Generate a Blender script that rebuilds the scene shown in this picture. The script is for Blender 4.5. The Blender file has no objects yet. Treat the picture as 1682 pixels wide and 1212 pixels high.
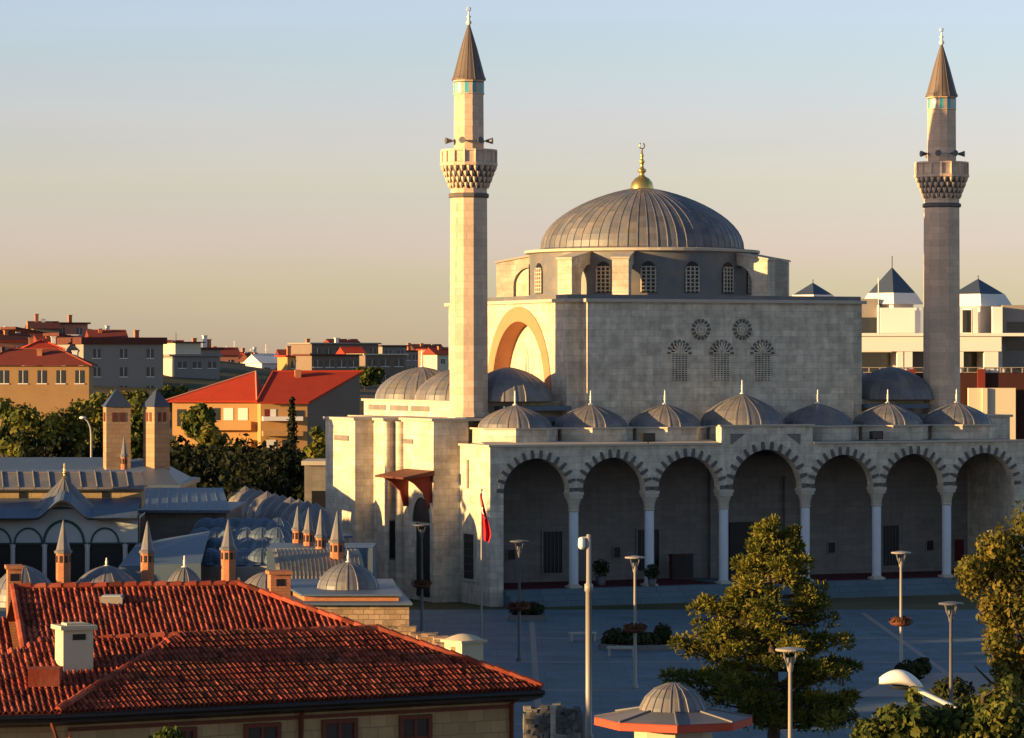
import bpy, math, random
from mathutils import Vector, Matrix
R = math.radians
random.seed(7)
sc = bpy.context.scene
col = sc.collection
# ------------------------------------------------------------------ camera
F = 5700.0                      # focal length in photo pixels (photo 1682 wide)
HY = 592.0                      # horizon row of the photo
EYE = 15.22
cam = bpy.data.cameras.new('camera'); camo = bpy.data.objects.new('camera', cam); col.objects.link(camo)
camo.location = (0, 0, EYE); camo.rotation_euler = (R(90), 0, 0)
cam.sensor_width = 36; cam.lens = F / 1682 * 36
cam.shift_y = -(606 - HY) / 1682.0
cam.clip_start = 1; cam.clip_end = 20000
sc.camera = camo
# ------------------------------------------------------------------ light
AZ, EL = 22.4, 6.5              # sun: from the left, AZ degrees towards the camera
sdir = Vector((-math.cos(R(AZ)) * math.cos(R(EL)), -math.sin(R(AZ)) * math.cos(R(EL)), math.sin(R(EL))))
sun = bpy.data.lights.new('sun', 'SUN'); suno = bpy.data.objects.new('sun', sun); col.objects.link(suno)
sun.energy = 5.0; sun.angle = R(0.5); sun.color = (1.0, 0.625, 0.25)
suno.rotation_euler = sdir.to_track_quat('Z', 'Y').to_euler()
suno.location = (-60, 0, 60)
world = bpy.data.worlds.new('World'); sc.world = world; world.use_nodes = True
wn, wl = world.node_tree.nodes, world.node_tree.links
wn.clear()
sky = wn.new('ShaderNodeTexSky'); sky.sky_type = 'NISHITA'; sky.sun_disc = False
sky.sun_elevation = R(EL); sky.sun_rotation = math.atan2(sdir.x, sdir.y)
sky.altitude = 1000; sky.air_density = 1.0; sky.dust_density = 0.6; sky.ozone_density = 2.0
tc = wn.new('ShaderNodeTexCoord'); sx = wn.new('ShaderNodeSeparateXYZ')
wl.new(tc.outputs['Generated'], sx.inputs[0])
ramp = wn.new('ShaderNodeValToRGB')
def setramp(r, stops):
    e = r.color_ramp.elements
    while len(e) > 1: e.remove(e[-1])
    e[0].position = stops[0][0]; e[0].color = (*stops[0][1], 1)
    for p, c in stops[1:]:
        n = e.new(p); n.color = (*c, 1)
SKYTINT = [(0.0, (0.514, 0.47, 0.675)), (0.0091, (0.514, 0.47, 0.675)), (0.0196, (0.572, 0.502, 0.592)), (0.0337, (0.663, 0.506, 0.673)), (0.0512, (0.71, 0.55, 0.601)), (0.0688, (0.79, 0.578, 0.66)), (0.0863, (0.773, 0.63, 0.693)), (0.1012, (0.833, 0.658, 0.746)), (0.16, (0.80, 0.68, 0.73)), (0.35, (0.66, 0.60, 0.60)), (1.0, (0.53, 0.51, 0.53))]
setramp(ramp, SKYTINT)
nzn = wn.new('ShaderNodeTexNoise'); mp = wn.new('ShaderNodeMapping'); mp.inputs['Scale'].default_value = (5, 5, 60)
wl.new(tc.outputs['Generated'], mp.inputs[0]); wl.new(mp.outputs[0], nzn.inputs['Vector']); nzn.inputs['Scale'].default_value = 1.0; nzn.inputs['Detail'].default_value = 2
mad = wn.new('ShaderNodeMath'); mad.operation = 'MULTIPLY_ADD'; mad.inputs[1].default_value = .022; wl.new(nzn.outputs['Fac'], mad.inputs[0])
sub = wn.new('ShaderNodeMath'); sub.operation = 'ADD'; sub.inputs[1].default_value = -.011; wl.new(sx.outputs['Z'], sub.inputs[0]); wl.new(sub.outputs[0], mad.inputs[2])
wl.new(mad.outputs[0], ramp.inputs[0])
mul = wn.new('ShaderNodeMix'); mul.data_type = 'RGBA'; mul.blend_type = 'MULTIPLY'; mul.inputs['Factor'].default_value = 1
wl.new(sky.outputs[0], mul.inputs['A']); wl.new(ramp.outputs[0], mul.inputs['B'])
bg = wn.new('ShaderNodeBackground'); bg.inputs[1].default_value = 0.15
wo = wn.new('ShaderNodeOutputWorld')
wl.new(mul.outputs['Result'], bg.inputs[0]); wl.new(bg.outputs[0], wo.inputs[0])
sc.view_settings.view_transform = 'Standard'; sc.view_settings.look = 'None'
sc.view_settings.exposure = 1.25; sc.view_settings.gamma = 1
# ------------------------------------------------------------------ helpers
def P(px, py, Y):               # a point of the place at distance Y from its row and column in the photo
    return Vector(((px - 841) / F * Y, Y, EYE - (py - HY) / F * Y))
class MB:
    def __init__(s): s.v = []; s.f = []; s.mi = []; s.tone = []; s.sm = []
    def add(s, vs, fs, mi=0, tone=0.5, sm=False):
        b = len(s.v); s.v += [tuple(v) for v in vs]
        for f in fs:
            s.f.append([i + b for i in f]); s.mi.append(mi); s.tone.append(tone); s.sm.append(sm)
        return s
    def box(s, x0, x1, y0, y1, z0, z1, mi=0, tone=0.5):
        if x0 > x1: x0, x1 = x1, x0
        if y0 > y1: y0, y1 = y1, y0
        vs = [(x, y, z) for z in (z0, z1) for y in (y0, y1) for x in (x0, x1)]
        return s.add(vs, [(0, 2, 3, 1), (4, 5, 7, 6), (0, 1, 5, 4), (2, 6, 7, 3), (0, 4, 6, 2), (1, 3, 7, 5)], mi, tone)
    def prism(s, poly, z0, z1, mi=0, tone=0.5):
        n = len(poly); vs = [(x, y, z0) for x, y in poly] + [(x, y, z1) for x, y in poly]
        fs = [tuple(reversed(range(n))), tuple(range(n, 2 * n))] + [(i, (i + 1) % n, n + (i + 1) % n, n + i) for i in range(n)]
        return s.add(vs, fs, mi, tone)
    def extrude(s, poly, d, mi=0, tone=0.5):     # poly: 3d points, d: vector
        n = len(poly); d = Vector(d); vs = [Vector(p) for p in poly] + [Vector(p) + d for p in poly]
        fs = [tuple(reversed(range(n))), tuple(range(n, 2 * n))] + [(i, (i + 1) % n, n + (i + 1) % n, n + i) for i in range(n)]
        return s.add(vs, fs, mi, tone)
    def lathe(s, prof, n, cx=0, cy=0, z=0, mi=0, sm=False, a0=0, ribs=0, rh=0.05, rw=0.08, arc=1.0, tv=0):
        angs = []
        if ribs:
            for i in range(ribs):
                for u, h in ((-rw, 0), (-rw * .6, rh), (rw * .6, rh), (rw, 0), (.5, 0)): angs.append(((i + u) / ribs * 2 * math.pi, h, i))
        else:
            m = n if arc >= 1 else n + 1
            angs = [(a0 + i / n * 2 * math.pi * arc, 0, i) for i in range(m)]
        m = len(angs); vs = []; tones = [random.random() for _ in range(max(n, ribs) + 1)]
        rmax = max(r for r, _ in prof)
        for r, zz in prof:
            for a, h, i in angs:
                q = r + h * min(1, r / (rmax * .3)) if r > 1e-6 else 0
                vs.append((cx + q * math.cos(a), cy + q * math.sin(a), z + zz))
        b = len(s.v); s.v += vs
        wrap = m if arc >= 1 else m - 1
        for j in range(len(prof) - 1):
            jt = [random.random() for _ in range(8)]
            for i in range(wrap):
                k = (i + 1) % m; s.f.append([b + j * m + i, b + j * m + k, b + (j + 1) * m + k, b + (j + 1) * m + i])
                s.mi.append(mi); s.sm.append(sm)
                s.tone.append(.5 + tv * (.6 * (tones[angs[i][2] % len(tones)] - .5) + .5 * (jt[(angs[i][2] * 3) % 8] - .5)))
        return s
    def tube(s, pts, r, n=8, mi=0, tone=.5, sm=True, caps=True):
        pts = [Vector(p) for p in pts]; rs = r if isinstance(r, (list, tuple)) else [r] * len(pts)
        vs = []
        for i, p in enumerate(pts):
            d = (pts[min(i + 1, len(pts) - 1)] - pts[max(i - 1, 0)]).normalized()
            a = Vector((0, 0, 1)) if abs(d.z) < .9 else Vector((1, 0, 0))
            x = d.cross(a).normalized(); y = d.cross(x)
            for k in range(n):
                t = 2 * math.pi * k / n; vs.append(p + (x * math.cos(t) + y * math.sin(t)) * rs[i])
        fs = [(i * n + k, i * n + (k + 1) % n, (i + 1) * n + (k + 1) % n, (i + 1) * n + k) for i in range(len(pts) - 1) for k in range(n)]
        s.add(vs, fs, mi, tone, sm)
        if caps: s.add(vs[:n], [tuple(range(n))], mi, tone); s.add(vs[-n:], [tuple(reversed(range(n)))], mi, tone)
        return s
    def quad(s, a, b, c, d, mi=0, tone=.5): return s.add([a, b, c, d], [(0, 1, 2, 3)], mi, tone)
    def ball(s, c, r, n=10, mi=0, sm=True, sz=1):
        prof = [(max(r * math.cos(R(a)), 0), r * sz * math.sin(R(a))) for a in range(-90, 91, 18)]
        return s.lathe(prof, n, c[0], c[1], c[2], mi, sm)
    def mesh(s, name, mats):
        me = bpy.data.meshes.new(name); me.from_pydata(s.v, [], s.f)
        for m in (mats if isinstance(mats, (list, tuple)) else [mats]): me.materials.append(m)
        me.polygons.foreach_set('material_index', s.mi); me.polygons.foreach_set('use_smooth', s.sm)
        at = me.attributes.new('tone', 'FLOAT', 'FACE'); at.data.foreach_set('value', s.tone)
        me.update(); return me
    def build(s, name, mats, parent=None, **kw):
        o = bpy.data.objects.new(name, s.mesh(name, mats)); col.objects.link(o)
        if parent is not None: o.parent = parent
        if kw: tag(o, **kw)
        return o
def tag(o, label=None, cat=None, group=None, kind=None):
    if label: o['label'] = label
    if cat: o['category'] = cat
    if group: o['group'] = group
    if kind: o['kind'] = kind
    return o
def empty(name, label, cat, loc=(0, 0, 0), rz=0, group=None):
    o = bpy.data.objects.new(name, None); col.objects.link(o); o.location = loc; o.rotation_euler = (0, 0, rz)
    return tag(o, label, cat, group)
def kids(o): return [c for c in bpy.data.objects if c.parent == o]
def copy_tree(o, parent=None, label=None, loc=None):
    c = o.copy(); col.objects.link(c)
    if parent is not None: c.parent = parent
    if label: c['label'] = label
    if loc is not None: c.location = loc
    for ch in kids(o): copy_tree(ch, c)
    return c
def recopy(o, parent, name, **kw):            # a second part sharing the first one's mesh
    c = o.copy(); c.parent = parent; col.objects.link(c); return c
# ------------------------------------------------------------------ materials
def mat(name, c, rough=.85, noise=None, tone=.25, brick=None, bump=0, spec=.3, metal=0, c2=None, streak=0, bscale=4, flat=False):
    m = bpy.data.materials.new(name); m.use_nodes = True; nt = m.node_tree; N, L = nt.nodes, nt.links
    b = N['Principled BSDF']; b.inputs['Roughness'].default_value = rough; b.inputs['Metallic'].default_value = metal
    b.inputs['Specular IOR Level'].default_value = spec
    tcn = N.new('ShaderNodeTexCoord'); co = tcn.outputs['Object']
    def val(op, a, bb):
        n = N.new('ShaderNodeMath'); n.operation = op
        for i, q in enumerate((a, bb)):
            if isinstance(q, (int, float)): n.inputs[i].default_value = q
            else: L.new(q, n.inputs[i])
        return n.outputs[0]
    at = N.new('ShaderNodeAttribute'); at.attribute_name = 'tone'
    v = val('ADD', val('MULTIPLY', val('SUBTRACT', at.outputs['Fac'], .5), 2 * tone), 1.0)
    hgt = None
    def nz(scale, det=5, vec=co, rgh=.6):
        n = N.new('ShaderNodeTexNoise'); n.inputs['Scale'].default_value = scale; n.inputs['Detail'].default_value = det
        n.inputs['Roughness'].default_value = rgh; L.new(vec, n.inputs['Vector']); return n.outputs['Fac']
    for s_, a_ in (noise or []):
        v = val('MULTIPLY', v, val('ADD', val('MULTIPLY', val('SUBTRACT', nz(s_), .5), 2 * a_), 1.0))
    sxn = N.new('ShaderNodeSeparateXYZ'); L.new(co, sxn.inputs[0])
    hx = val('ADD', sxn.outputs['X'], sxn.outputs['Y'])
    cv = N.new('ShaderNodeCombineXYZ'); L.new(hx, cv.inputs['X']); L.new(sxn.outputs['Z'], cv.inputs['Y'])
    if streak:
        c3 = N.new('ShaderNodeCombineXYZ'); L.new(val('MULTIPLY', hx, 2.2), c3.inputs['X']); L.new(val('MULTIPLY', sxn.outputs['Z'], .22), c3.inputs['Y'])
        q = nz(1.0, 4, c3.outputs[0])
        v = val('MULTIPLY', v, val('ADD', val('MULTIPLY', val('SUBTRACT', q, .5), 2 * streak), 1.0))
    base = N.new('ShaderNodeRGB'); base.outputs[0].default_value = (*c, 1); cur = base.outputs[0]
    if c2:
        mx = N.new('ShaderNodeMix'); mx.data_type = 'RGBA'; rr = N.new('ShaderNodeValToRGB')
        rr.color_ramp.elements[0].position = .42; rr.color_ramp.elements[1].position = .62
        L.new(nz(c2[1], 6), rr.inputs[0]); L.new(rr.outputs[0], mx.inputs['Factor']); L.new(cur, mx.inputs['A']); mx.inputs['B'].default_value = (*c2[0], 1); cur = mx.outputs['Result']
    if brick:
        w, h, dark, var = brick
        bt = N.new('ShaderNodeTexBrick'); bt.inputs['Scale'].default_value = 1; bt.inputs['Brick Width'].default_value = w; bt.inputs['Row Height'].default_value = h
        bt.inputs['Mortar Size'].default_value = .018; bt.inputs['Mortar Smooth'].default_value = .3
        bt.inputs['Color1'].default_value = (1 - var,) * 3 + (1,); bt.inputs['Color2'].default_value = (1 + var * .6,) * 3 + (1,); bt.inputs['Mortar'].default_value = (dark,) * 3 + (1,)
        L.new(co if flat else cv.outputs[0], bt.inputs['Vector'])
        mm = N.new('ShaderNodeMix'); mm.data_type = 'RGBA'; mm.blend_type = 'MULTIPLY'; mm.inputs['Factor'].default_value = 1
        L.new(cur, mm.inputs['A']); L.new(bt.outputs['Color'], mm.inputs['B']); cur = mm.outputs['Result']
        hgt = val('SUBTRACT', 1, bt.outputs['Fac'])
    vm = N.new('ShaderNodeVectorMath'); vm.operation = 'SCALE'; L.new(cur, vm.inputs[0]); L.new(v, vm.inputs['Scale'])
    L.new(vm.outputs[0], b.inputs['Base Color'])
    if bump:
        bn = N.new('ShaderNodeBump'); bn.inputs['Strength'].default_value = bump; bn.inputs['Distance'].default_value = .03
        h2 = nz(bscale, 6)
        if hgt is not None: h2 = val('ADD', val('MULTIPLY', h2, .6), hgt)
        L.new(h2, bn.inputs['Height']); L.new(bn.outputs[0], b.inputs['Normal'])
    return m
def leafmat(name, c1, c2, c3):
    m = bpy.data.materials.new(name); m.use_nodes = True; N, L = m.node_tree.nodes, m.node_tree.links
    at = N.new('ShaderNodeAttribute'); at.attribute_name = 'tone'; r = N.new('ShaderNodeValToRGB')
    setramp(r, [(0, c1), (.5, c2), (1, c3)]); L.new(at.outputs['Fac'], r.inputs[0])
    b = N['Principled BSDF']; b.inputs['Roughness'].default_value = .7; b.inputs['Specular IOR Level'].default_value = .15; L.new(r.outputs[0], b.inputs['Base Color'])
    t = N.new('ShaderNodeBsdfTranslucent'); L.new(r.outputs[0], t.inputs[0])
    mx = N.new('ShaderNodeMixShader'); mx.inputs[0].default_value = .22; L.new(b.outputs[0], mx.inputs[1]); L.new(t.outputs[0], mx.inputs[2])
    L.new(mx.outputs[0], N['Material Output'].inputs[0]); return m
M = {}
M['stone'] = mat('ashlar_stone', (.62, .55, .43), .9, [(.45, .16), (3, .2)], .1, (1.05, .42, .76, .15), .35, .2, streak=.38, c2=((.48, .42, .33), 1.3))
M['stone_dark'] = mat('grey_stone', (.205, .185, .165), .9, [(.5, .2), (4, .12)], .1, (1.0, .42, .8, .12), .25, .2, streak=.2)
M['pink'] = mat('pink_stone', (.52, .23, .12), .9, [(1, .15)], .15, None, .1, .2)
M['trim'] = mat('trim_stone', (.46, .41, .33), .9, [(1, .15), (6, .1)], .15, None, .15, .2)
M['trim_dark'] = mat('dark_trim_stone', (.13, .12, .11), .9, [(2, .2)], .2, None, .15, .2)
M['marble'] = mat('pale_marble', (.55, .57, .60), .5, [(2, .1)], .1)
M['minaret'] = mat('minaret_stone', (.62, .46, .33), .9, [(.5, .2), (4, .14)], .22, (1.0, .45, .82, .13), .2, .2, streak=.14)
M['lead'] = mat('lead_sheet', (.12, .125, .14), .5, [(.6, .22), (5, .1)], .35, None, .12, .5, c2=((.17, .15, .135), .9))
M['leadpale'] = mat('sunlit_pale_lead', (.30, .26, .20), .55, [(.6, .2), (5, .1)], .3, None, .12, .4)  # vault's sunlit brightness is put into a paler, warmer lead colour
M['leadroof'] = mat('shade_blue_lead_roof', (.075, .11, .155), .5, [(.5, .25), (4, .12)], .35, None, .12, .5)  # blue of the shaded lead is put into the base colour
M['spire'] = mat('spire_lead', (.13, .10, .085), .6, [(1, .2)], .35, None, .1, .4)
M['gold'] = mat('gilded_brass', (.75, .50, .14), .3, None, .1, metal=.9)
M['ivory'] = mat('pale_metal', (.72, .70, .62), .5, None, .1)
M['black'] = mat('dark_opening', (.012, .012, .014), .4, None, .1)
M['glass'] = mat('dark_window_glass', (.03, .035, .04), .15, None, .1, spec=.6)
M['wood'] = mat('red_brown_timber', (.12, .035, .02), .7, [(3, .2)], .2)
M['carpet'] = mat('dark_red_carpet', (.10, .012, .018), .95, [(2, .2)], .2)
M['tile'] = mat('roof_tile', (.235, .042, .021), .85, [(.5, .22), (7, .22)], .75, None, .3, .2, c2=((.27, .07, .038), 1.6), bscale=9)
M['tile_old'] = mat('aged_roof_tile', (.25, .048, .024), .85, [(.5, .22), (7, .2)], .7, None, .3, .2, c2=((.19, .055, .028), .8), bscale=9)
M['brick'] = mat('orange_brick', (.46, .19, .095), .9, [(2, .15)], .2, (.25, .08, .75, .15), .2, .2)
M['ochre'] = mat('ochre_stone_wall', (.36, .26, .14), .9, [(.8, .22), (5, .15)], .15, (.6, .3, .7, .2), .25, .2)
M['rubble'] = mat('rubble_masonry', (.36, .25, .16), .95, [(1.5, .35), (6, .2)], .2, (.45, .22, .55, .3), .5, .15)
M['plaster'] = mat('cream_plaster', (.52, .44, .31), .85, [(1, .1), (8, .06)], .1, None, .05)
M['whitewash'] = mat('pale_blue_grey_plaster', (.42, .46, .48), .85, [(.6, .14)], .1)
M['paint_green'] = mat('dark_green_paint', (.03, .075, .07), .7, None, .15)
M['plaza'] = mat('plaza_paving', (.10, .15, .18), .75, [(.12, .28), (.6, .2), (2, .12)], .22, (1.6, 1.6, .55, .14), .15, .35, flat=True)
M['tower'] = mat('tan_tower_stone', (.36, .235, .14), .9, [(.8, .2), (4, .12)], .15, (.6, .3, .75, .15), .2, .2)
M['ochrewall'] = mat('dull_ochre_render', (.33, .20, .09), .9, [(.4, .2), (3, .1)], .1)
M['darkred'] = mat('dark_red_timber', (.16, .022, .014), .7, [(2, .15)], .1)
M['duskroof'] = mat('dull_red_tile_roof', (.20, .045, .03), .9, [(.8, .2), (4, .15)], .3, None, .1, .15)
M['pink_strip'] = mat('pink_brown', (.30, .24, .21), .8, [(.3, .2), (3, .1)], .2, None, .1)
M['ground'] = mat('dry_ground', (.16, .12, .07), .95, [(.02, .3), (.3, .25)], .1, None, .1, .1, c2=((.06, .07, .025), .03))
M['steel'] = mat('painted_steel_pole', (.30, .27, .23), .45, None, .1, spec=.5)
M['darksteel'] = mat('dark_steel_pole', (.10, .10, .105), .5, None, .1, spec=.5)
M['lampwhite'] = mat('white_lamp_head', (.80, .78, .72), .4, None, .05)
M['flag'] = mat('red_flag_cloth', (.62, .015, .02), .8, None, .2)
M['flagwhite'] = mat('white_flag_cloth', (.80, .80, .80), .8, None, .05)
M['bark'] = mat('tree_bark', (.075, .055, .04), .95, [(3, .3)], .2, None, .3, .1)
M['orange'] = mat('orange_render', (.46, .26, .10), .85, [(.5, .12)], .1)
M['redroof'] = mat('red_tile_roof', (.40, .045, .022), .85, [(.8, .15), (4, .15)], .3, None, .1, .15)
M['brownroof'] = mat('brown_tile_roof', (.11, .04, .03), .9, [(.8, .2)], .3, None, .1, .15)
M['grey'] = mat('grey_render', (.27, .24, .21), .9, [(.3, .12), (2, .08)], .1)
M['cream'] = mat('cream_render', (.60, .52, .38), .9, [(.3, .1)], .1)
M['white'] = mat('white_render', (.74, .70, .64), .85, [(.3, .06)], .05)
M['pinkr'] = mat('salmon_render', (.50, .20, .13), .9, [(.3, .15)], .1)
M['brownr'] = mat('brown_render', (.20, .15, .115), .9, [(.3, .15)], .1)
M['slate'] = mat('dark_blue_slate', (.035, .05, .085), .45, [(2, .15)], .2, spec=.5)
M['maroon'] = mat('maroon_cladding', (.045, .012, .008), .7, [(1, .15)], .1)
M['fascia'] = mat('painted_red_timber', (.50, .075, .035), .7, [(2, .15)], .1)
M['turq'] = mat('turquoise_tile', (.06, .36, .42), .35, [(3, .2)], .4, spec=.5)
M['greyrubble'] = mat('grey_rubble', (.15, .145, .135), .95, [(1.5, .3), (6, .2)], .35, None, .5, .1)
M['rock'] = mat('grey_rock', (.06, .06, .06), .95, [(1, .3), (6, .2)], .2, None, .5, .1)
M['pine'] = leafmat('pine_needles', (.035, .046, .010), (.11, .115, .018), (.26, .21, .028))
M['autumn'] = leafmat('autumn_leaves', (.05, .055, .012), (.12, .11, .018), (.22, .15, .022))
M['leaf'] = leafmat('green_leaves', (.030, .048, .012), (.070, .090, .018), (.15, .14, .025))
M['dark_shade_leaf'] = leafmat('dark_shade_leaves', (.005, .008, .003), (.011, .016, .005), (.022, .028, .008))  # near black, the shade over the tree mass is put into the leaf colour
M['hill_leaf'] = leafmat('olive_leaves', (.05, .065, .012), (.12, .125, .022), (.22, .18, .03))
M['shrub'] = leafmat('shrub_leaves', (.012, .02, .008), (.028, .04, .012), (.07, .06, .02))
M['basketleaf'] = leafmat('hanging_flowers', (.05, .03, .012), (.12, .05, .02), (.22, .07, .03))
# ------------------------------------------------------------------ foliage
def leaves(mb, c, rad, n, size, mi=0, flat=1.0, lump=0, shell=.35, tone=(0, 1), asp=.6):
    c = Vector(c)
    for _ in range(n):
        d = Vector((random.gauss(0, 1), random.gauss(0, 1), random.gauss(0, 1))).normalized()
        r = (random.random() ** shell)
        p = c + Vector((d.x * rad[0] * r, d.y * rad[1] * r, d.z * rad[2] * r))
        nrm = (d + Vector((random.uniform(-1, 1), random.uniform(-1, 1), random.uniform(-1, 1))) * .9).normalized()
        t = nrm.cross(Vector((random.uniform(-1, 1), random.uniform(-1, 1), random.uniform(-.6, .6)))).normalized(); b = nrm.cross(t)
        s = size * random.uniform(.6, 1.35)
        mb.add([p - t * s, p - b * s * asp, p + t * s, p + b * s * asp], [(0, 1, 2, 3)], mi, random.uniform(*tone))
def crown_clumps(mb, c, rad, n_cl, n_leaf, size, cl=(.28, .42), tone_v=.35, asp=.6):
    c = Vector(c)
    for _ in range(n_cl):
        d = Vector((random.gauss(0, 1), random.gauss(0, 1), random.gauss(0, .9))).normalized(); r = random.uniform(.35, 1.0) ** .6
        q = c + Vector((d.x * rad[0] * r, d.y * rad[1] * r, d.z * rad[2] * r)) * .85
        k = random.uniform(*cl) * (sum(rad) / 3); tb = random.uniform(.15, .85)
        leaves(mb, q, (k, k, k * .8), n_leaf, size, 0, tone=(max(0, tb - tone_v), min(1, tb + tone_v)), asp=asp)
def tree(name, label, cat, base, h, w, trunk_h, leafm, n_cl=26, n_leaf=70, size=.28, group=None, asp=.6, shape=1.0):
    o = empty(name, label, cat, base, random.uniform(0, 6), group)
    tb = MB(); r0 = .035 * h
    tb.tube([(0, 0, -.3), (0, 0, trunk_h * .6), (.1 * w * .3, 0, trunk_h), (0, .05 * w, h * .75)], [r0, r0 * .8, r0 * .62, r0 * .2], 8)
    for k in range(6):
        a = k * 1.05 + random.random(); z0 = trunk_h * (.75 + .12 * k)
        if z0 > h * .7: z0 = h * .6
        tb.tube([(0, 0, z0), (math.cos(a) * w * .2, math.sin(a) * w * .2, z0 + h * .1), (math.cos(a) * w * .38, math.sin(a) * w * .38, z0 + h * .22)], [r0 * .4, r0 * .25, r0 * .1], 6)
    tb.build('trunk', M['bark'], o)
    cb = MB(); ch = h - trunk_h * .7
    crown_clumps(cb, (0, 0, h - ch / 2), (w / 2, w / 2, ch / 2), n_cl, n_leaf, size, asp=asp)
    cb.build('crown', leafm, o); return o
# ------------------------------------------------------------------ ground
def hgt(x, y):
    def ss(a, b, v):
        v = max(0, min(1, (v - a) / (b - a))); return v * v * (3 - 2 * v)
    return 8.5 * ss(330, 620, y) + 11 * math.exp(-((x + 115) / 75) ** 2 - ((y - 720) / 190) ** 2) * ss(330, 480, y)
gm = MB()
gx = [-6000, -3000, -1500, -800, -500, -350, -280, -230, -190, -160, -130, -100, -75, -50, -25, 0, 30, 70, 120, 200, 350, 600, 1200, 3000, 6000]
gy = [-200, 0, 60, 120, 200, 300, 340, 380, 420, 460, 500, 540, 580, 620, 660, 700, 750, 800, 900, 1000, 1200, 1600, 2500, 5000, 12000]
gm.add([(x, y, hgt(x, y)) for y in gy for x in gx], [(j * len(gx) + i, j * len(gx) + i + 1, (j + 1) * len(gx) + i + 1, (j + 1) * len(gx) + i) for j in range(len(gy) - 1) for i in range(len(gx) - 1)], 0, .5, True)
gm.build('ground', M['ground'], kind='structure')
pm = MB(); random.seed(11)
for i in range(30):
    for j in range(40):
        x0, y0 = -16 + i * 3.0, 92 + j * 3.0
        pm.add([(x0, y0, .004), (x0 + 3.0, y0, .004), (x0 + 3.0, y0 + 3.0, .004), (x0, y0 + 3.0, .004)], [(0, 1, 2, 3)], 0, random.uniform(.3, .7))
pm.build('plaza', M['plaza'], kind='structure')
lm = MB()
for k in range(7): lm.box(-15, 72, 100 + k * 15, 100.35 + k * 15, .004, .009, 0, .5)
for k in range(8): lm.box(-9 + k * 10, -8.7 + k * 10, 94, 209, .004, .0075, 0, .5)
lm.build('paving_bands', M['pink_strip'], kind='structure')
b = MB(); b.prism([(15.5, 157), (36, 157), (39, 169), (19, 169)], .004, .016); b.build('pink_strip', M['pink_strip'], kind='structure')  # flat pink-brown area, paler than the plaza around it
# ------------------------------------------------------------------ mosque (local: x along the facade, y into the building)
TH = R(23.5); Y0 = F / 26.6; X0 = (805 - 841) / F * Y0
cT, sT = math.cos(TH), math.sin(TH)
def S_of(px, t):
    k = (px - 841) / F; return (k * Y0 - X0 + t * (sT + k * cT)) / (cT - k * sT)
def T_of(px, s):
    k = (px - 841) / F; return (X0 + s * cT - k * (Y0 + s * sT)) / (sT + k * cT)
def Z_of(py, s, t): return EYE - (py - HY) * (Y0 + s * sT + t * cT) / F
SC, BB, CB = 19.28, 5.25, 5.89
cols_s = [SC + q for q in (-CB / 2 - 2 * BB, -CB / 2 - BB, -CB / 2, CB / 2, CB / 2 + BB, CB / 2 + 2 * BB)]
SR = 2 * SC                       # right end of the portico
mosque = empty('mosque', 'large stone mosque with two minarets, a lead dome and a seven arched portico', 'mosque', (X0, Y0, 0), TH)
def mb(name, mb_, mats, parent=None): return mb_.build(name, mats, parent or mosque)
# floor and steps
b = MB(); b.box(.9, SR - .9, -.45, 6.2, 0, 1.0, 0); mb('portico_floor', b, M['plaza'])
b = MB(); b.box(.95, SR - .95, -.95, -.45, 0, .67); b.box(.95, SR - .95, -1.45, -.95, 0, .34); mb('entrance_steps', b, M['plaza'])
b = MB(); b.box(1.0, 15.9, .5, 6.1, 1.0, 1.03); b.box(22.6, SR - 1.0, .5, 6.1, 1.0, 1.03); mb('carpet', b, M['carpet'])
# arcade wall
ZS, ZT = 7.0, 9.86
arches = [(.9, cols_s[0] - .45, 9.15)]
for i in range(5): arches.append((cols_s[i] + .45, cols_s[i + 1] - .45, 9.54 if i == 2 else 9.15))
arches.append((cols_s[5] + .45, SR - .9, 9.15))
def arch_curve(a, b_, zc, n=18, off=0.0):
    m, w = (a + b_) / 2, (b_ - a) / 2 + off; rise = zc - ZS + off; pts = []
    for i in range(n + 1):
        u = -1 + 2 * i / n; ang = math.pi / 2 * (1 + u)         # 0..pi
        x = -math.cos(ang); z = math.sin(ang) ** .92
        z = z * (1 + .05 * (1 - abs(x))) / 1.05
        pts.append((m + x * w, ZS + z * rise))
    return pts
WT = .75
b = MB(); edges = [0.0]
def wall_cell(x0, x1, zb0, zb1, zt):
    for y, flip in ((0, 0), (WT, 1)):
        q = [(x0, y, zb0), (x1, y, zb1), (x1, y, zt), (x0, y, zt)]
        b.add(q, [(0, 1, 2, 3) if not flip else (3, 2, 1, 0)])
    b.add([(x0, 0, zb0), (x0, WT, zb0), (x1, WT, zb1), (x1, 0, zb1)], [(0, 1, 2, 3)])
b.box(0, .9, 0, WT, 0, ZT); b.box(SR - .9, SR, 0, WT, 0, ZT)
for i, (a, e, zc) in enumerate(arches):
    c = arch_curve(a, e, zc)
    for (x0, z0), (x1, z1) in zip(c[:-1], c[1:]): wall_cell(x0, x1, z0, z1, ZT)
    if i < 6: b.box(e, arches[i + 1][0], 0, WT, ZS, ZT)
b.box(15.99, 22.57, .0, WT, ZT, 11.0)
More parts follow.
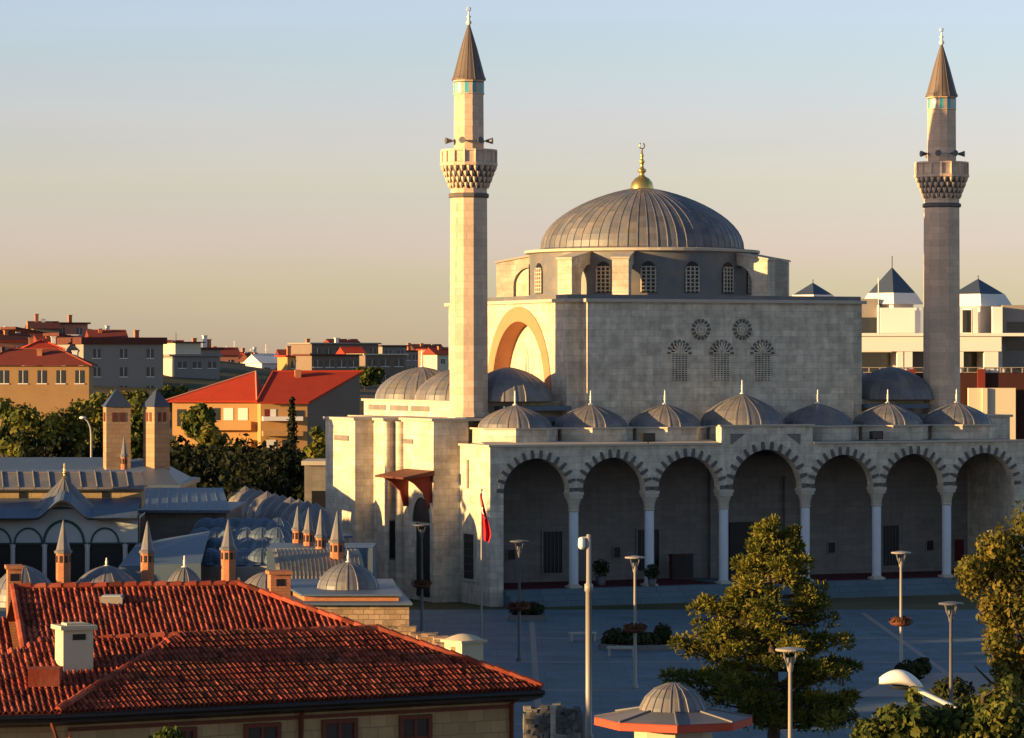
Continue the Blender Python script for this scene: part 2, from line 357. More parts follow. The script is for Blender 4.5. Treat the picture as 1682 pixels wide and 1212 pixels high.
# side walls of the portico, with an arch on the right left open at the far end
b.box(0, .72, WT, 4.88, 0, ZT); b.box(SR - .72, SR, WT, 4.88, 0, ZT)
mb('portico_wall', b, M['stone'])
b = MB(); b.box(-.14, 15.96, -.14, .2, ZT, ZT + .14); b.box(22.6, SR + .14, -.14, .2, ZT, ZT + .14); b.box(-.14, .2, .2, 4.8, ZT, ZT + .14)
b.box(15.85, 22.71, -.12, .25, 11.0, 11.12)
b.add([(-.1, .2, ZT + .14), (15.9, .2, ZT + .14), (15.9, 1.4, ZT + .3), (-.1, 1.4, ZT + .3)], [(0, 1, 2, 3)])
mb('portico_cornice', b, M['trim'])
b = MB(); b.box(.72, SR - .72, WT, 6.25, ZT - .25, ZT + .16); mb('portico_roof', b, M['leadroof'])
for i, (a, e, zc) in enumerate(arches):
    b = MB(); n = 27
    ci = arch_curve(a, e, zc, n); 
    for k in range(n):
        d = k % 2; co = arch_curve(a, e, zc, n, .52 if d == 0 else .34)
        lo, hi = (-.045, .25) if d == 0 else (-.02, .25)
        q = [(ci[k][0], ci[k][1]), (ci[k + 1][0], ci[k + 1][1]), (co[k + 1][0], co[k + 1][1]), (co[k][0], co[k][1])]
        if d == 0:
            m_ = [((q[2][0] * .5 + q[3][0] * .5), (q[2][1] + q[3][1]) * .5)]
            q = [q[0], q[1], (q[2][0] * .78 + q[3][0] * .22, q[2][1] * .78 + q[3][1] * .22), (q[3][0] * .78 + q[2][0] * .22, q[3][1] * .78 + q[2][1] * .22)]
        b.extrude([(x, lo, z) for x, z in q], (0, hi - lo, 0), 1 if d == 0 else 0, random.uniform(.3, .7))
    mb('arch', b, [M['trim'], M['trim_dark']])
for s_ in (S_of(1212, 0), S_of(1303, 0)):
    z_ = Z_of(720, s_, 0); b = MB(); b.extrude([(s_ - .55, -.012, z_ + .3), (s_ + .55, -.012, z_ + .3), (s_ + (.5 if s_ > SC else -.5), -.012, z_ - .42)], (0, .02, 0)); mb('spandrel_ornament', b, M['stone_dark'])
for px_ in (1065, 1440):
    s_ = S_of(px_, -.1); b = MB(); b.tube([(s_, -.05, ZT + .14), (s_, -.05, ZT + .4)], .04, 6); b.box(s_ - .42, s_ + .42, -.22, .12, ZT + .25, ZT + .78); b.box(s_ - .36, s_ + .36, -.24, -.222, ZT + .31, ZT + .72, 1); mb('floodlight', b, [M['black'], M['glass']])
# columns
first = None
for s in cols_s:
    b = MB(); b.lathe([(.30, 1.22), (.30, 5.72), (.26, 5.78)], 18, s, .37, 0, 0, True)
    o = mb('column', b, M['marble'])
    b = MB(); b.box(s - .42, s + .42, -.05, .79, 1.0, 1.14); b.lathe([(.42, 1.14), (.38, 1.2), (.31, 1.24)], 16, s, .37, 0, 0, True); b.build('column_base', M['trim'], o)
    b = MB(); b.lathe([(.30, 5.74), (.36, 5.78), (.36, 5.84), (.32, 5.88), (.36, 6.2), (.5, 6.6)], 8, s, .37, 0, 0, False, R(22.5)); b.box(s - .44, s + .44, -.07, .81, 6.6, 6.82); b.box(s - .5, s + .5, -.1, .85, 6.82, 7.0, 0, .7)
    b.build('capital', M['trim'], o)
# portico domes on their drums
def dome_prof(r, h, n=9, peak=.18, pw=1.25):
    pr = []
    for i in range(n + 1):
        u = i / n; a = u * math.pi / 2; rr = r * math.cos(a) ** pw; z = h * math.sin(a) * (1 - peak) + h * peak * u
        pr.append((max(rr, 0.0), z))
    return pr
cent = [(SC - CB / 2 - 2.5 * BB), SC - CB / 2 - 1.5 * BB, SC - CB / 2 - .5 * BB, SC, SC + CB / 2 + .5 * BB, SC + CB / 2 + 1.5 * BB, SC + CB / 2 + 2.5 * BB]
def finial(parent, x, y, z, h, r, m):
    b = MB(); b.lathe([(r * 1.7, 0), (r * 1.3, .07 * h), (r * .5, .12 * h), (r * .55, .3 * h), (r * .9, .36 * h), (r * .5, .42 * h), (r * .75, .55 * h), (r * .45, .62 * h), (r * .4, .9 * h), (0, h)], 10, x, y, z, 0, True); return b.build('finial', m, parent)
for i, s in enumerate(cent):
    r, zb, za, tc_ = (2.75, 11.05, 13.1, 3.5) if i == 3 else (2.32, 11.0, 12.45, 3.5)
    w = r + .22
    b = MB(); b.prism([(s + w * math.cos(R(22.5 + 45 * k)) * 1.06, tc_ + w * math.sin(R(22.5 + 45 * k)) * 1.06) for k in range(8)], 10.0, zb - .1, 0)
    w += .16; b.prism([(s + w * math.cos(R(22.5 + 45 * k)) * 1.06, tc_ + w * math.sin(R(22.5 + 45 * k)) * 1.06) for k in range(8)], zb - .1, zb, 1)
    mb('portico_drum', b, [M['stone'], M['trim']])
    b = MB(); b.lathe(dome_prof(r, za - zb, 9, .3, 1.5), 16, s, tc_, zb, 0, False, 0, 20, .035, .1, tv=.6)
    o = mb('portico_dome', b, M['lead']); finial(o, s, tc_, za - .05, .95, .1, M['ivory'])
# hall behind the portico: front wall with its doors and niches
b = MB(); b.box(8.4, 30.1, 7.0, 28, 0, 19.0); b.box(9.5, 29.05, 6.25, 7.0, 0, 19.0); b.box(.6, 9.5, 6.3, 7.1, 0, 11.3); b.box(29.05, SR - .6, 6.3, 7.1, 0, 11.3)
BF = 6.25
# the left and right tympanum recess is cut by building the side wall around it
hall = MB()
def side_wall(s_out, s_in):
    tc2 = T_of(852, 8.4) if True else 17; zc, ri, n = 13.3, 4.35, 20
    pts = [(tc2 - ri * math.cos(math.pi * i / n), zc + ri * 1.04 * math.sin(math.pi * i / n)) for i in range(n + 1)]
    def face(p, flip): hall.add([(s_out, *q) for q in p], [(3, 2, 1, 0) if flip else (0, 1, 2, 3)])
    fl = s_out > 15
    face([(7, 0), (pts[0][0], 0), (pts[0][0], 19), (7, 19)], not fl); face([(pts[-1][0], 0), (27, 0), (27, 19), (pts[-1][0], 19)], not fl)
    face([(pts[0][0], 0), (pts[-1][0], 0), (pts[-1][0], 8), (pts[0][0], 8)], not fl)
    for (t0, z0), (t1, z1) in zip(pts[:-1], pts[1:]):
        face([(t0, z0), (t1, z1), (t1, 19), (t0, 19)], not fl)
        hall.add([(s_out, t0, z0), (s_in, t0, z0), (s_in, t1, z1), (s_out, t1, z1)], [(0, 1, 2, 3)], 1)
    hall.add([(s_out, pts[0][0], 8), (s_in, pts[0][0], 8), (s_in, pts[0][0], zc), (s_out, pts[0][0], zc)], [(0, 1, 2, 3)], 1)
    hall.add([(s_out, pts[-1][0], 8), (s_in, pts[-1][0], 8), (s_in, pts[-1][0], zc), (s_out, pts[-1][0], zc)], [(0, 1, 2, 3)], 1)
    hall.add([(s_in, pts[0][0] - .01, 8), (s_in, pts[-1][0] + .01, 8), (s_in, pts[-1][0] + .01, 18.4), (s_in, pts[0][0] - .01, 18.4)], [(0, 1, 2, 3)])
    return tc2, zc, ri
tc2, zc2, ri2 = side_wall(8.4, 9.55); side_wall(30.1, 28.95)
hall.box(9.5, 29.05, 6.25, 7.0, 0, 19.0)
hall.add([(8.4, 7, 0), (9.5, 7, 0), (9.5, 7, 19), (8.4, 7, 19)], [(0, 1, 2, 3)]); hall.add([(29.05, 7, 0), (30.1, 7, 0), (30.1, 7, 19), (29.05, 7, 19)], [(0, 1, 2, 3)])
hall.add([(8.4, 27, 0), (30.1, 27, 0), (30.1, 27, 19), (8.4, 27, 19)], [(3, 2, 1, 0)])
hall.add([(8.4, 7, 18.99), (30.1, 7, 18.99), (30.1, 27, 18.99), (8.4, 27, 18.99)], [(0, 1, 2, 3)])
hall.box(.6, 9.5, 6.3, 7.0, 0, 11.3); hall.box(29.05, SR - .6, 6.3, 7.0, 0, 11.3)
pb = MB(); pb.box(.73, SR - .73, 6.21, 6.246, 1.0, ZT - .26); mb('portico_back_shade', pb, M['stone_dark'])  # thin darker sheet over the hall wall: porch shade put into its colour
BF0 = BF; mb('prayer_hall', hall, [M['stone'], M['pink']])
for so, d in ((8.4, -1), (30.1, 1)):
    b = MB(); n = 24
    for i in range(n):
        a0, a1 = math.pi * i / n, math.pi * (i + 1) / n; q = [(tc2 - r_ * math.cos(a), zc2 + r_ * 1.04 * math.sin(a)) for r_, a in ((ri2, a0), (ri2, a1), (ri2 + .95, a1), (ri2 + .95, a0))]
        b.extrude([(so, t, z) for t, z in q], (d * .06, 0, 0), 0, random.uniform(.4, .6))
    b.box(so, so + d * .06, tc2 - ri2 - .95, tc2 - ri2, 11, zc2); b.box(so, so + d * .06, tc2 + ri2, tc2 + ri2 + .95, 11, zc2)
    mb('tympanum_arch', b, M['pink'])
    for q in (-1.5, 1.5):
        b = MB(); si = 9.55 if d < 0 else 28.95
        b.box(si, si + d * .04, tc2 + q - .55, tc2 + q + .55, 12.6, 15.2, 0); 
        b.prism([(0, 0)], 0, 0) if False else None
        n = 8; b.extrude([(si, tc2 + q + .55 * math.cos(math.pi * i / n), 15.2 + .8 * math.sin(math.pi * i / n)) for i in range(n + 1)], (d * .04, 0, 0), 0)
        mb('tympanum_window', b, M['trim'])
b = MB(); b.box(8.15, 30.35, 6.75, 27.25, 19.0, 19.22); b.box(9.3, 29.25, 6.02, 6.75, 19.0, 19.22); b.box(8.45, 30.05, 7.05, 26.95, 19.22, 19.5, 1); mb('hall_cornice', b, [M['trim'], M['lead']])
# lattice windows and roses high on the front
def lattice(px, py0, py1, pw):
    s = S_of(px, BF); k = (Y0 + s * sT + BF * cT) / F; w = pw * k / .88; z0, z1 = EYE - (py1 - HY) * k, EYE - (py0 - HY) * k
    b = MB(); y = BF - .02; n = 10
    b.extrude([(s - w / 2, y, z0), (s + w / 2, y, z0)] + [(s + w / 2 * math.cos(math.pi * i / n), y, z1 - w / 2 + w / 2 * 1.2 * math.sin(math.pi * i / n)) for i in range(n + 1)], (0, .05, 0), 1)
    nx, nzz = 5, 13
    for i in range(nx + 1): x = s - w / 2 + w * i / nx; b.box(x - .035, x + .035, y - .03, y + .02, z0, z1 - w / 2, 0)
    for j in range(nzz + 1): z = z0 + (z1 - w / 2 - z0) * j / nzz; b.box(s - w / 2 - .04, s + w / 2 + .04, y - .04, y + .02, z - .04, z + .04, 0)
    for i in range(9):
        a = math.pi * i / 8; b.tube([(s, y - .015, z1 - w / 2), (s + w * .5 * math.cos(a), y - .015, z1 - w / 2 + w * .6 * math.sin(a))], .075, 5)
    for i in range(9):
        a = math.pi * (i + .0) / 8; r0, r1 = w * .56, w * .74
        c = Vector((s, y, z1 - w / 2)); d = Vector((math.cos(a), 0, math.sin(a))); tt = Vector((-d.z, 0, d.x))
        b.extrude([c + d * r0 - tt * .05, c + d * r0 + tt * .05, c + d * r1 + tt * .09, c + d * r1 - tt * .09], (0, -.03, 0), 2)
    mb('lattice_window', b, [M['stone'], M['black'], M['trim_dark']])
for px in (1116, 1185, 1252): lattice(px, 565, 626, 26)
def rose(px, py, pr):
    s = S_of(px, BF); k = (Y0 + s * sT + BF * cT) / F; r = pr * k; z = EYE - (py - HY) * k; y = BF - .02; b = MB()
    for i in range(14):
        a = 2 * math.pi * i / 14; d = Vector((math.cos(a), 0, math.sin(a))); tt = Vector((-d.z, 0, d.x)); c = Vector((s, y, z))
        b.extrude([c + d * r * .66 - tt * .05, c + d * r * .66 + tt * .05, c + d * r * 1.02 + tt * .10, c + d * r * 1.02 - tt * .10], (0, -.03, 0), 2)
        b.tube([c + Vector((0, -.02, 0)), c + d * r * .58 + Vector((0, -.02, 0))], .05, 5)
    b.extrude([(s + r * .58 * math.cos(2 * math.pi * i / 20), y, z + r * .58 * math.sin(2 * math.pi * i / 20)) for i in range(20)], (0, .05, 0), 1)
    for rr in (.28, .56):
        b.tube([(s + r * rr * math.cos(2 * math.pi * i / 20), y - .02, z + r * rr * math.sin(2 * math.pi * i / 20)) for i in range(21)], .06, 5)
    mb('rose_window', b, [M['stone'], M['black'], M['trim_dark']])
rose(1151, 541, 17); rose(1219, 541, 17)
# doors and windows under the portico
BF = 6.21
def wall_open(name, px0, px1, py0, py1, frame=.12, mat_in='black', yy=6.19, wood=False):
    s0, s1 = S_of(px0, yy), S_of(px1, yy); k = (Y0 + (s0 + s1) / 2 * sT + yy * cT) / F
    z1, z0 = EYE - (py0 - HY) * k, EYE - (py1 - HY) * k
    b = MB(); b.box(s0, s1, yy, yy + .05, z0, z1, 0)
    for x0, x1, za, zb_ in ((s0 - frame, s0, z0 - frame, z1 + frame), (s1, s1 + frame, z0 - frame, z1 + frame), (s0, s1, z1, z1 + frame), (s0, s1, z0 - frame, z0)):
        b.box(x0, x1, yy - .06, yy + .05, za, zb_, 1)
    if s1 - s0 > .9:
        for i in range(1, 5): x = s0 + (s1 - s0) * i / 5; b.box(x - .015, x + .015, yy - .03, yy - .01, z0, z1, 2)
    mb(name, b, [M[mat_in], M['stone_dark'], M['darksteel']])
for q in ((892, 923, 873, 941), (1047, 1082, 870, 937), (1295, 1314, 867, 930), (1450, 1476, 863, 929)): wall_open('hall_window', *q)
wall_open('hall_window', 1567, 1583, 886, 922, .12, 'carpet')
for q in ((833, 845, 903, 919), (1008, 1018, 899, 916), (1360, 1371, 891, 908), (1522, 1533, 888, 904)): wall_open('wall_niche', *q, .08)
s0, s1 = S_of(1163, BF), S_of(1305, BF)
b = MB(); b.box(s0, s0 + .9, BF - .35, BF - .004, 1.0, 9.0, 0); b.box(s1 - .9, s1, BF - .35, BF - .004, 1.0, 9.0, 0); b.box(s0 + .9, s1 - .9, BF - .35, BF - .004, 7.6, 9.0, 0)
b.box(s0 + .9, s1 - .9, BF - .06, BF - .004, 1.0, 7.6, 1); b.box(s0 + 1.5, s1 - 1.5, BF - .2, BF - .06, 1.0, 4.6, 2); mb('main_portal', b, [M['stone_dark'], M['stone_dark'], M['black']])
s0, s1 = S_of(1099, 5), S_of(1138, 5)
# drum, buttresses, windows, dome
DT = 18.5; zD0, zD1 = 19.4, 22.5
b = MB(); b.lathe([(7.75, zD0), (7.75, zD1)], 64, SC, DT, 0, 2, True); b.lathe([(7.75, zD1), (8.1, zD1 + .06), (8.1, zD1 + .24), (7.3, zD1 + .3)], 64, SC, DT, 0, 1, False); mb('drum', b, [M['stone'], M['trim'], M['lead']])
def radial(ang): return Vector((math.sin(ang), -math.cos(ang), 0))
for i in range(16):
    a = R(22.5 * i); d = radial(a); tt = Vector((d.y, -d.x, 0)) * -1; c = Vector((SC, DT, 0)) + d * 7.74
    b = MB(); w, n = .55, 8
    arc = [c + tt * w * math.cos(math.pi * j / n) + Vector((0, 0, 21.1 + .75 * math.sin(math.pi * j / n))) for j in range(n + 1)]
    b.extrude([c - tt * w + Vector((0, 0, 19.75)), c + tt * w + Vector((0, 0, 19.75))] + arc, d * .06, 0)
    for u in (-.36, -.12, .12, .36): b.tube([c + d * .07 + tt * u * 1.3 + Vector((0, 0, 19.78)), c + d * .07 + tt * u * 1.3 + Vector((0, 0, 21.6 - abs(u) * .6))], .06, 5, 1)
    for j in range(7): z = 19.9 + j * .26; q_ = w if z <= 21.1 else w * math.sqrt(max(.05, 1 - ((z - 21.1) / .75) ** 2)); b.tube([c + d * .07 - tt * q_ + Vector((0, 0, z)), c + d * .07 + tt * q_ + Vector((0, 0, z))], .045, 5, 1)
    mb('drum_window', b, [M['black'], M['trim']])
for k in range(4):
    for da in (-14, 14):
        a = R(45 + 90 * k + da); d = radial(R(45 + 90 * k + da * .8)); tt = Vector((d.y, -d.x, 0)); c = Vector((SC, DT, 0))
        b = MB(); n = 8; hw = .55
        outer = [(7.7, zD1 - .1), (10.1, zD1 - .55), (10.1, zD0)]
        inner = [(8.9, zD0)] + [(7.75 + 1.15 * math.cos(math.pi / 2 * j / n), zD0 + 1.0 + 1.25 * math.sin(math.pi / 2 * j / n)) for j in range(n + 1)]
        poly = outer + inner
        b.extrude([c + d * r_ - tt * hw + Vector((0, 0, z)) for r_, z in poly], tt * hw * 2, 0)
        b.extrude([c + d * r_ - tt * (hw + .08) + Vector((0, 0, z)) for r_, z in ((7.7, zD1 - .1), (10.2, zD1 - .55), (10.2, zD1 - .43), (7.7, zD1 + .04))], tt * (hw + .08) * 2, 1)
        mb('buttress', b, [M['stone'], M['trim']])
b = MB(); n = 16; pr = [(7.15, 0)] + [(6.98 * math.cos(math.pi / 2 * (i / n)) ** 1.42 if i < n else 0, .12 + 4.25 * math.sin(math.pi / 2 * i / n)) for i in range(n + 1)]
b.lathe(pr, 64, SC, DT, zD1 + .28, 0, False, 0, 64, .045, .07, tv=.8)
md = mb('main_dome', b, M['lead'])
b = MB(); b.lathe([(.82, 0), (.8, .15), (.72, .42), (.5, .7), (.2, .88), (.16, 1.05), (.3, 1.2), (.3, 1.3), (.13, 1.42), (.12, 1.75), (.22, 1.86), (.12, 1.98), (.09, 2.2), (.16, 2.3), (.07, 2.4), (.05, 2.75), (0, 2.8)], 14, SC, DT, zD1 + 4.55, 0, True)
zz = zD1 + 4.55 + 2.95; b.tube([(SC + .2 * math.cos(R(a)), DT, zz + .2 * math.sin(R(a))) for a in range(-240, 61, 25)], .045, 6)
b.build('finial', M['gold'], md)
# wings with their three domes each
def wing(m):                     # m(s): identity on the left, mirrored on the right
    def bx(b, s0, s1, t0, t1, z0, z1, mi=0): b.box(m(s0), m(s1), t0, t1, z0, z1, mi)
    b = MB()
    bx(b, -1.78, .598, 4.88, 10.5, 0, 11.4); bx(b, .6, 3.55, 7.0, 10.5, 0, 11.4); bx(b, -2.87, 8.398, 10.5, 12.5, 0, 11.35); bx(b, -4.14, 8.398, 12.5, 17.95, 0, 11.35); bx(b, .9, 8.398, 17.95, 26.6, 0, 11.3); bx(b, 3.55, 8.398, 7.0, 10.5, 0, 11.3)
    mb('wing_wall', b, M['stone'])
    b = MB(); bx(b, -1.95, 3.7, 4.75, 10.4, 11.4, 11.56); bx(b, -3.02, 1.9, 10.4, 12.36, 11.35, 11.52); bx(b, -4.3, 1.9, 12.36, 18.1, 11.35, 11.52)
    bx(b, .75, 1.9, 18.1, 26.75, 11.3, 11.46)
    mb('wing_cornice', b, M['trim'])
    b = MB(); bx(b, 1.9, 8.4, 8.0, 26.6, 11.3, 12.45, 0); bx(b, 1.75, 8.4, 7.9, 26.75, 12.45, 12.6, 1)
    for t in (16.2, 24.0, 20): bx(b, 1.86, 1.9, t - 1.6, t + 1.6, 11.85, 12.2, 2)
    mb('wing_parapet', b, [M['stone'], M['trim'], M['stone_dark']])
    b = MB(); bx(b, 3.7, 8.39, 6.3, 7.9, 12.0, 12.3); bx(b, .62, 8.39, 5.4, 7.9, 11.3, 11.62); mb('wing_roof', b, M['leadroof'])
    for t, r_, s in ((8.9, 2.9, 5.1), (16.2, 3.25, 5.0), (23.6, 3.2, 5.0)):
        b = MB(); b.lathe(dome_prof(r_, 2.2, 10, .1), 20, m(s), t, 12.6, 0, False, 0, 24, .04, .1, tv=.6)
        o = mb('wing_dome', b, M['lead'])
        if t > 9: finial(o, m(s), t, 14.75, 1.25, .1, M['ivory'])
wing(lambda s: s); wing(lambda s: SR - s)
# left side: scuppers, windows, canopied door
b = MB(); b.box(-4.2, -4.14, 13.6, 16.2, 10.0, 10.35); mb('wall_slot', b, M['stone_dark'])
b = MB(); b.box(-1.84, -1.78, 8.3, 10.3, 9.9, 10.2); mb('wall_slot', b, M['stone_dark'])
b = MB(); b.lathe([(.32, 0), (.32, 11.3)], 12, -1.9, 10.3, 0, 0, True); b.lathe([(.16, 0), (.16, 11.3)], 10, -2.75, 10.4, 0, 0, True); mb('corner_shaft', b, M['stone'])
def side_open(px0, px1, py0, py1, s, name):
    t0, t1 = T_of(px1, s), T_of(px0, s); z1, z0 = Z_of(py0, s, t0), Z_of(py1, s, t0)
    b = MB(); b.box(s - .03, s + .02, t0, t1, z0, z1, 0)
    for a, c, za, zb_ in ((t0 - .15, t0, z0 - .15, z1 + .15), (t1, t1 + .15, z0 - .15, z1 + .15), (t0, t1, z1, z1 + .15), (t0, t1, z0 - .15, z0)): b.box(s - .09, s + .02, a, c, za, zb_, 1)
    for j in range(1, 6): b.box(s - .05, s - .03, t0, t1, z0 + (z1 - z0) * j / 6 - .015, z0 + (z1 - z0) * j / 6 + .015, 2)
    mb(name, b, [M['black'], M['trim'], M['darksteel']])
side_open(763, 780, 878, 952, 0, 'side_window')
s0, s1 = S_of(637, 10.48), S_of(650, 10.48)
wall_open('side_window', 637, 649, 856, 917, .1, 'black', 10.47)
b = MB(); b.box(-.05, -.01, 3.35, 3.65, 7.2, 9.0); mb('side_niche', b, M['stone_dark'])
t0, t1 = T_of(712, -1.78), T_of(664, -1.78)
b = MB(); b.box(-1.85, -1.76, 5.5, 7.6, .3, 4.9, 0)
b.extrude([(-1.88, 6.55 + 1.5 * math.cos(math.pi * i / 12), 5.0 + 1.6 * math.sin(math.pi * i / 12)) for i in range(13)], (.1, 0, 0), 0); 
for i in range(12):
    a0, a1 = math.pi * i / 12, math.pi * (i + 1) / 12
    b.extrude([(-1.95, 6.55 + q * math.cos(a), 5.0 + q * 1.05 * math.sin(a)) for q, a in ((1.5, a0), (1.5, a1), (1.9, a1), (1.9, a0))], (.16, 0, 0), 1)
mb('side_door', b, [M['black'], M['trim']])
b = MB(); zc = 8.1
b.add([(-1.79, 4.7, zc + .2), (-1.79, 9.6, zc + .2), (-3.9, 9.6, zc - .2), (-3.9, 4.7, zc - .2), (-1.79, 4.7, zc - .1), (-1.79, 9.6, zc - .1), (-3.9, 9.6, zc - .32), (-3.9, 4.7, zc - .32)], [(0, 1, 2, 3), (7, 6, 5, 4), (3, 2, 6, 7), (0, 3, 7, 4), (1, 5, 6, 2)], 0)
for t in (5.1, 9.1):
    b.extrude([(-1.79, t, zc - .12), (-3.6, t, zc - .30), (-3.0, t, zc - .6), (-2.35, t, zc - 1.2), (-2.05, t, zc - 2.2), (-1.79, t, zc - 2.2)], (0, .2, 0), 1)
mb('door_canopy', b, [M['wood'], M['darkred']])
# minarets
def octo(prof, n, x, y, mi=0, b=None, tv=.3): return b.lathe(prof, n, x, y, 0, mi, False, R(15) - TH, tv=tv)
for s in (SC - 17.44, SC + 17.44):
    t = 7.77; b = MB()
    octo([(1.42, 10.5), (1.42, 11.7), (1.3, 11.95)], 12, s, t, 0, b)
    octo([(1.27, 11.9), (1.21, 25.6)], 12, s, t, 0, b); octo([(1.21, 25.6), (1.33, 25.66), (1.33, 25.86), (1.2, 25.92)], 12, s, t, 1, b); octo([(1.2, 25.9), (1.2, 26.3)], 12, s, t, 0, b)
    octo([(.99, 28.2), (.97, 32.25)], 12, s, t, 0, b); octo([(.97, 33.02), (1.02, 33.06), (1.02, 33.2)], 12, s, t, 0, b)
    o = mb('minaret', b, [M['minaret'], M['trim_dark']])
    b = MB()
    for j in range(4):                                    # stalactite corbels
        r0 = 1.22 + j * .14; z0 = 26.2 + j * .36
        octo([(r0 - .05, z0), (r0 + .02, z0 + .36)], 24, s, t, 1, b)
        for k in range(24):
            a = 2 * math.pi * (k + .5 * (j % 2)) / 24
            c = Vector((s + math.cos(a) * (r0 + .02), t + math.sin(a) * (r0 + .02), z0))
            b.lathe([(.015, 0.0), (.13, .20), (.16, .36)], 6, c.x, c.y, c.z, 0)
    octo([(1.74, 27.62), (1.86, 27.66), (1.86, 27.84), (1.78, 27.88)], 16, s, t, 0, b)
    for k in range(16):
        a = R(15) - TH + 2 * math.pi * k / 16; b.lathe([(.09, 27.85), (.09, 28.66)], 6, s + 1.76 * math.cos(a), t + 1.76 * math.sin(a), 0, 0)
    octo([(1.74, 27.86), (1.74, 28.56), (1.82, 28.58), (1.82, 28.7), (1.64, 28.7), (1.64, 27.8), (.9, 27.8)], 16, s, t, 0, b)
    b.build('balcony', [M['minaret'], M['trim_dark']], o)
    b = MB()
    for k in range(24):
        a0 = R(15) - TH + 2 * math.pi * k / 24; a1 = a0 + 2 * math.pi / 24
        def pt(a, r, z): return (s + r * math.cos(a), t + r * math.sin(a), z)
        b.quad(pt(a0, .985, 32.3), pt(a1, .985, 32.3), pt(a1, .985, 32.98), pt(a0, .985, 32.98), k % 2, random.uniform(.2, .9))
    octo([(.96, 32.22), (1.0, 32.24), (1.0, 32.3), (.96, 32.32)], 24, s, t, 1, b)
    b.build('tile_band', [M['turq'], M['minaret']], o)
    b = MB(); b.lathe([(1.08, 33.15), (1.08, 33.24), (1.0, 33.4), (.52, 35.2), (.06, 36.75)], 12, s, t, 0, 0, False, 0, 12, .02, .08, tv=.6); b.build('spire', M['spire'], o)
    b = MB(); b.lathe([(.1, 36.7), (.2, 36.85), (.1, 37.0), (.06, 37.1), (.15, 37.22), (.05, 37.35), (.04, 37.6)], 10, s, t, 0, 0, True); b.tube([(s + .13 * math.cos(R(a)), t, 37.72 + .13 * math.sin(R(a))) for a in range(-240, 61, 30)], .035, 6); b.build('finial', M['ivory'], o)
    for k, a in enumerate((200, 255, 300, 345, 60, 120)):
        a = R(a) - TH; d = Vector((math.cos(a), math.sin(a), 0)); c = Vector((s, t, 29.25)) + d * .95
        b = MB(); b.tube([c, c + d * .25], .05, 6); b.tube([c + d * .2, c + d * .34, c + d * .62], [.09, .12, .22], 10, 1); b.build('loudspeaker', [M['darksteel'], M['darksteel']], o)
# ------------------------------------------------------------------ foreground house with tiled roofs
def inside(poly, x, y):
    c = False; n = len(poly)
    for i in range(n):
        x0, y0 = poly[i]; x1, y1 = poly[i - 1]
        if (y0 > y) != (y1 > y) and x < (x1 - x0) * (y - y0) / (y1 - y0) + x0: c = not c
    return c
def tile_plane(b, pts, eave_a, eave_b, sp=.17, course=.36, mi=0, bias=.5, hh=.062):
    """lay half round tiles over the plane polygon pts; courses climb from the eave line a-b"""
    pts = [Vector(p) for p in pts]; a = Vector(eave_a); u = (Vector(eave_b) - a).normalized()
    n = (pts[1] - pts[0]).cross(pts[2] - pts[0]).normalized()
    if n.z < 0: n = -n
    up = n.cross(u).normalized()
    if up.z < 0: up = -up
    p2 = [((p - a).dot(u), (p - a).dot(up)) for p in pts]
    b.add([p - n * .03 for p in pts], [tuple(range(len(pts)))], mi, .35)
    u0, u1 = min(p[0] for p in p2), max(p[0] for p in p2); v0, v1 = min(p[1] for p in p2), max(p[1] for p in p2)
    prof = [(0, .0), (.12, .35), (.3, .9), (.42, 1.0), (.55, .9), (.72, .35), (.84, 0), (1.0, -.12)]
    for i in range(int((u1 - u0) / sp) + 1):
        for j in range(int((v1 - v0) / course) + 1):
            x, y = u0 + i * sp, v0 + j * course
            if not inside(p2, x + sp * .45, y + course * .5): continue
            jz, tn = random.uniform(-.006, .006), min(1, max(0, random.gauss(bias, .24))); jx = random.uniform(-.012, .012)
            vs = []
            for vv, lift in ((y - .03, .03), (y + course, .0)):
                for f_, h in prof: vs.append(a + u * (x + jx + f_ * sp) + up * vv + n * (h * hh + lift + jz))
            m = len(prof); b.add(vs, [(k, k + 1, m + k + 1, m + k) for k in range(m - 1)], mi, tn)
            b.add([vs[k] for k in range(m)] + [vs[k] - n * .03 for k in range(m)], [(k + 1, k, m + k, m + k + 1) for k in range(m - 1)], mi, tn * .6)
def ridge(b, p, q, r=.12, mi=0, step=.38):
    p, q = Vector(p), Vector(q); d = q - p; n = max(1, int(d.length / step))
    for i in range(n):
        s = p + d * (i / n); e = p + d * ((i + 1.12) / n); z = Vector((0, 0, .05 + random.uniform(-.008, .008)))
        b.tube([s + z, e + z + Vector((0, 0, .025))], [r * .92, r * 1.05], 8, mi, min(1, max(0, random.gauss(.6, .2))), False)
ZE, ZR = 7.1, 8.41
Ec = P(95, 1170, 80); Ec.z = ZE
Fc = P(890, 1130, 86); Fc.z = ZE
Gc = Ec + Vector((-.974, -.227, 0)) * 5.0
Bc = P(295, 1048, 85.1); Bc.z = ZR
Cc = P(620, 1037, 87.25); Cc.z = ZR
Ac = Bc + Vector((-.974, -.227, 0)) * 3.4; Ac.z = ZR - .12
BKc = Fc + Vector((-2.9, 6.2, 0)); BKb = Bc + Vector((-2.0, 4.5, ZE - ZR + .35))
house = empty('tiled_house', 'brown walled house with large sunlit red tiled roofs at the lower left', 'house', (Ec.x, Ec.y, 0))
HO = Vector((Ec.x, Ec.y, 0))
def hl(*ps): return [Vector(p) - HO for p in ps]
random.seed(3)
b = MB()
tile_plane(b, hl(Ec, Fc, Cc, Bc), Ec - HO, Fc - HO, .13, .28, 1, .5)
b.add(hl(Fc, BKc, BKb, Bc, Cc), [(0, 1, 4), (4, 1, 2, 3)], 1, .4)
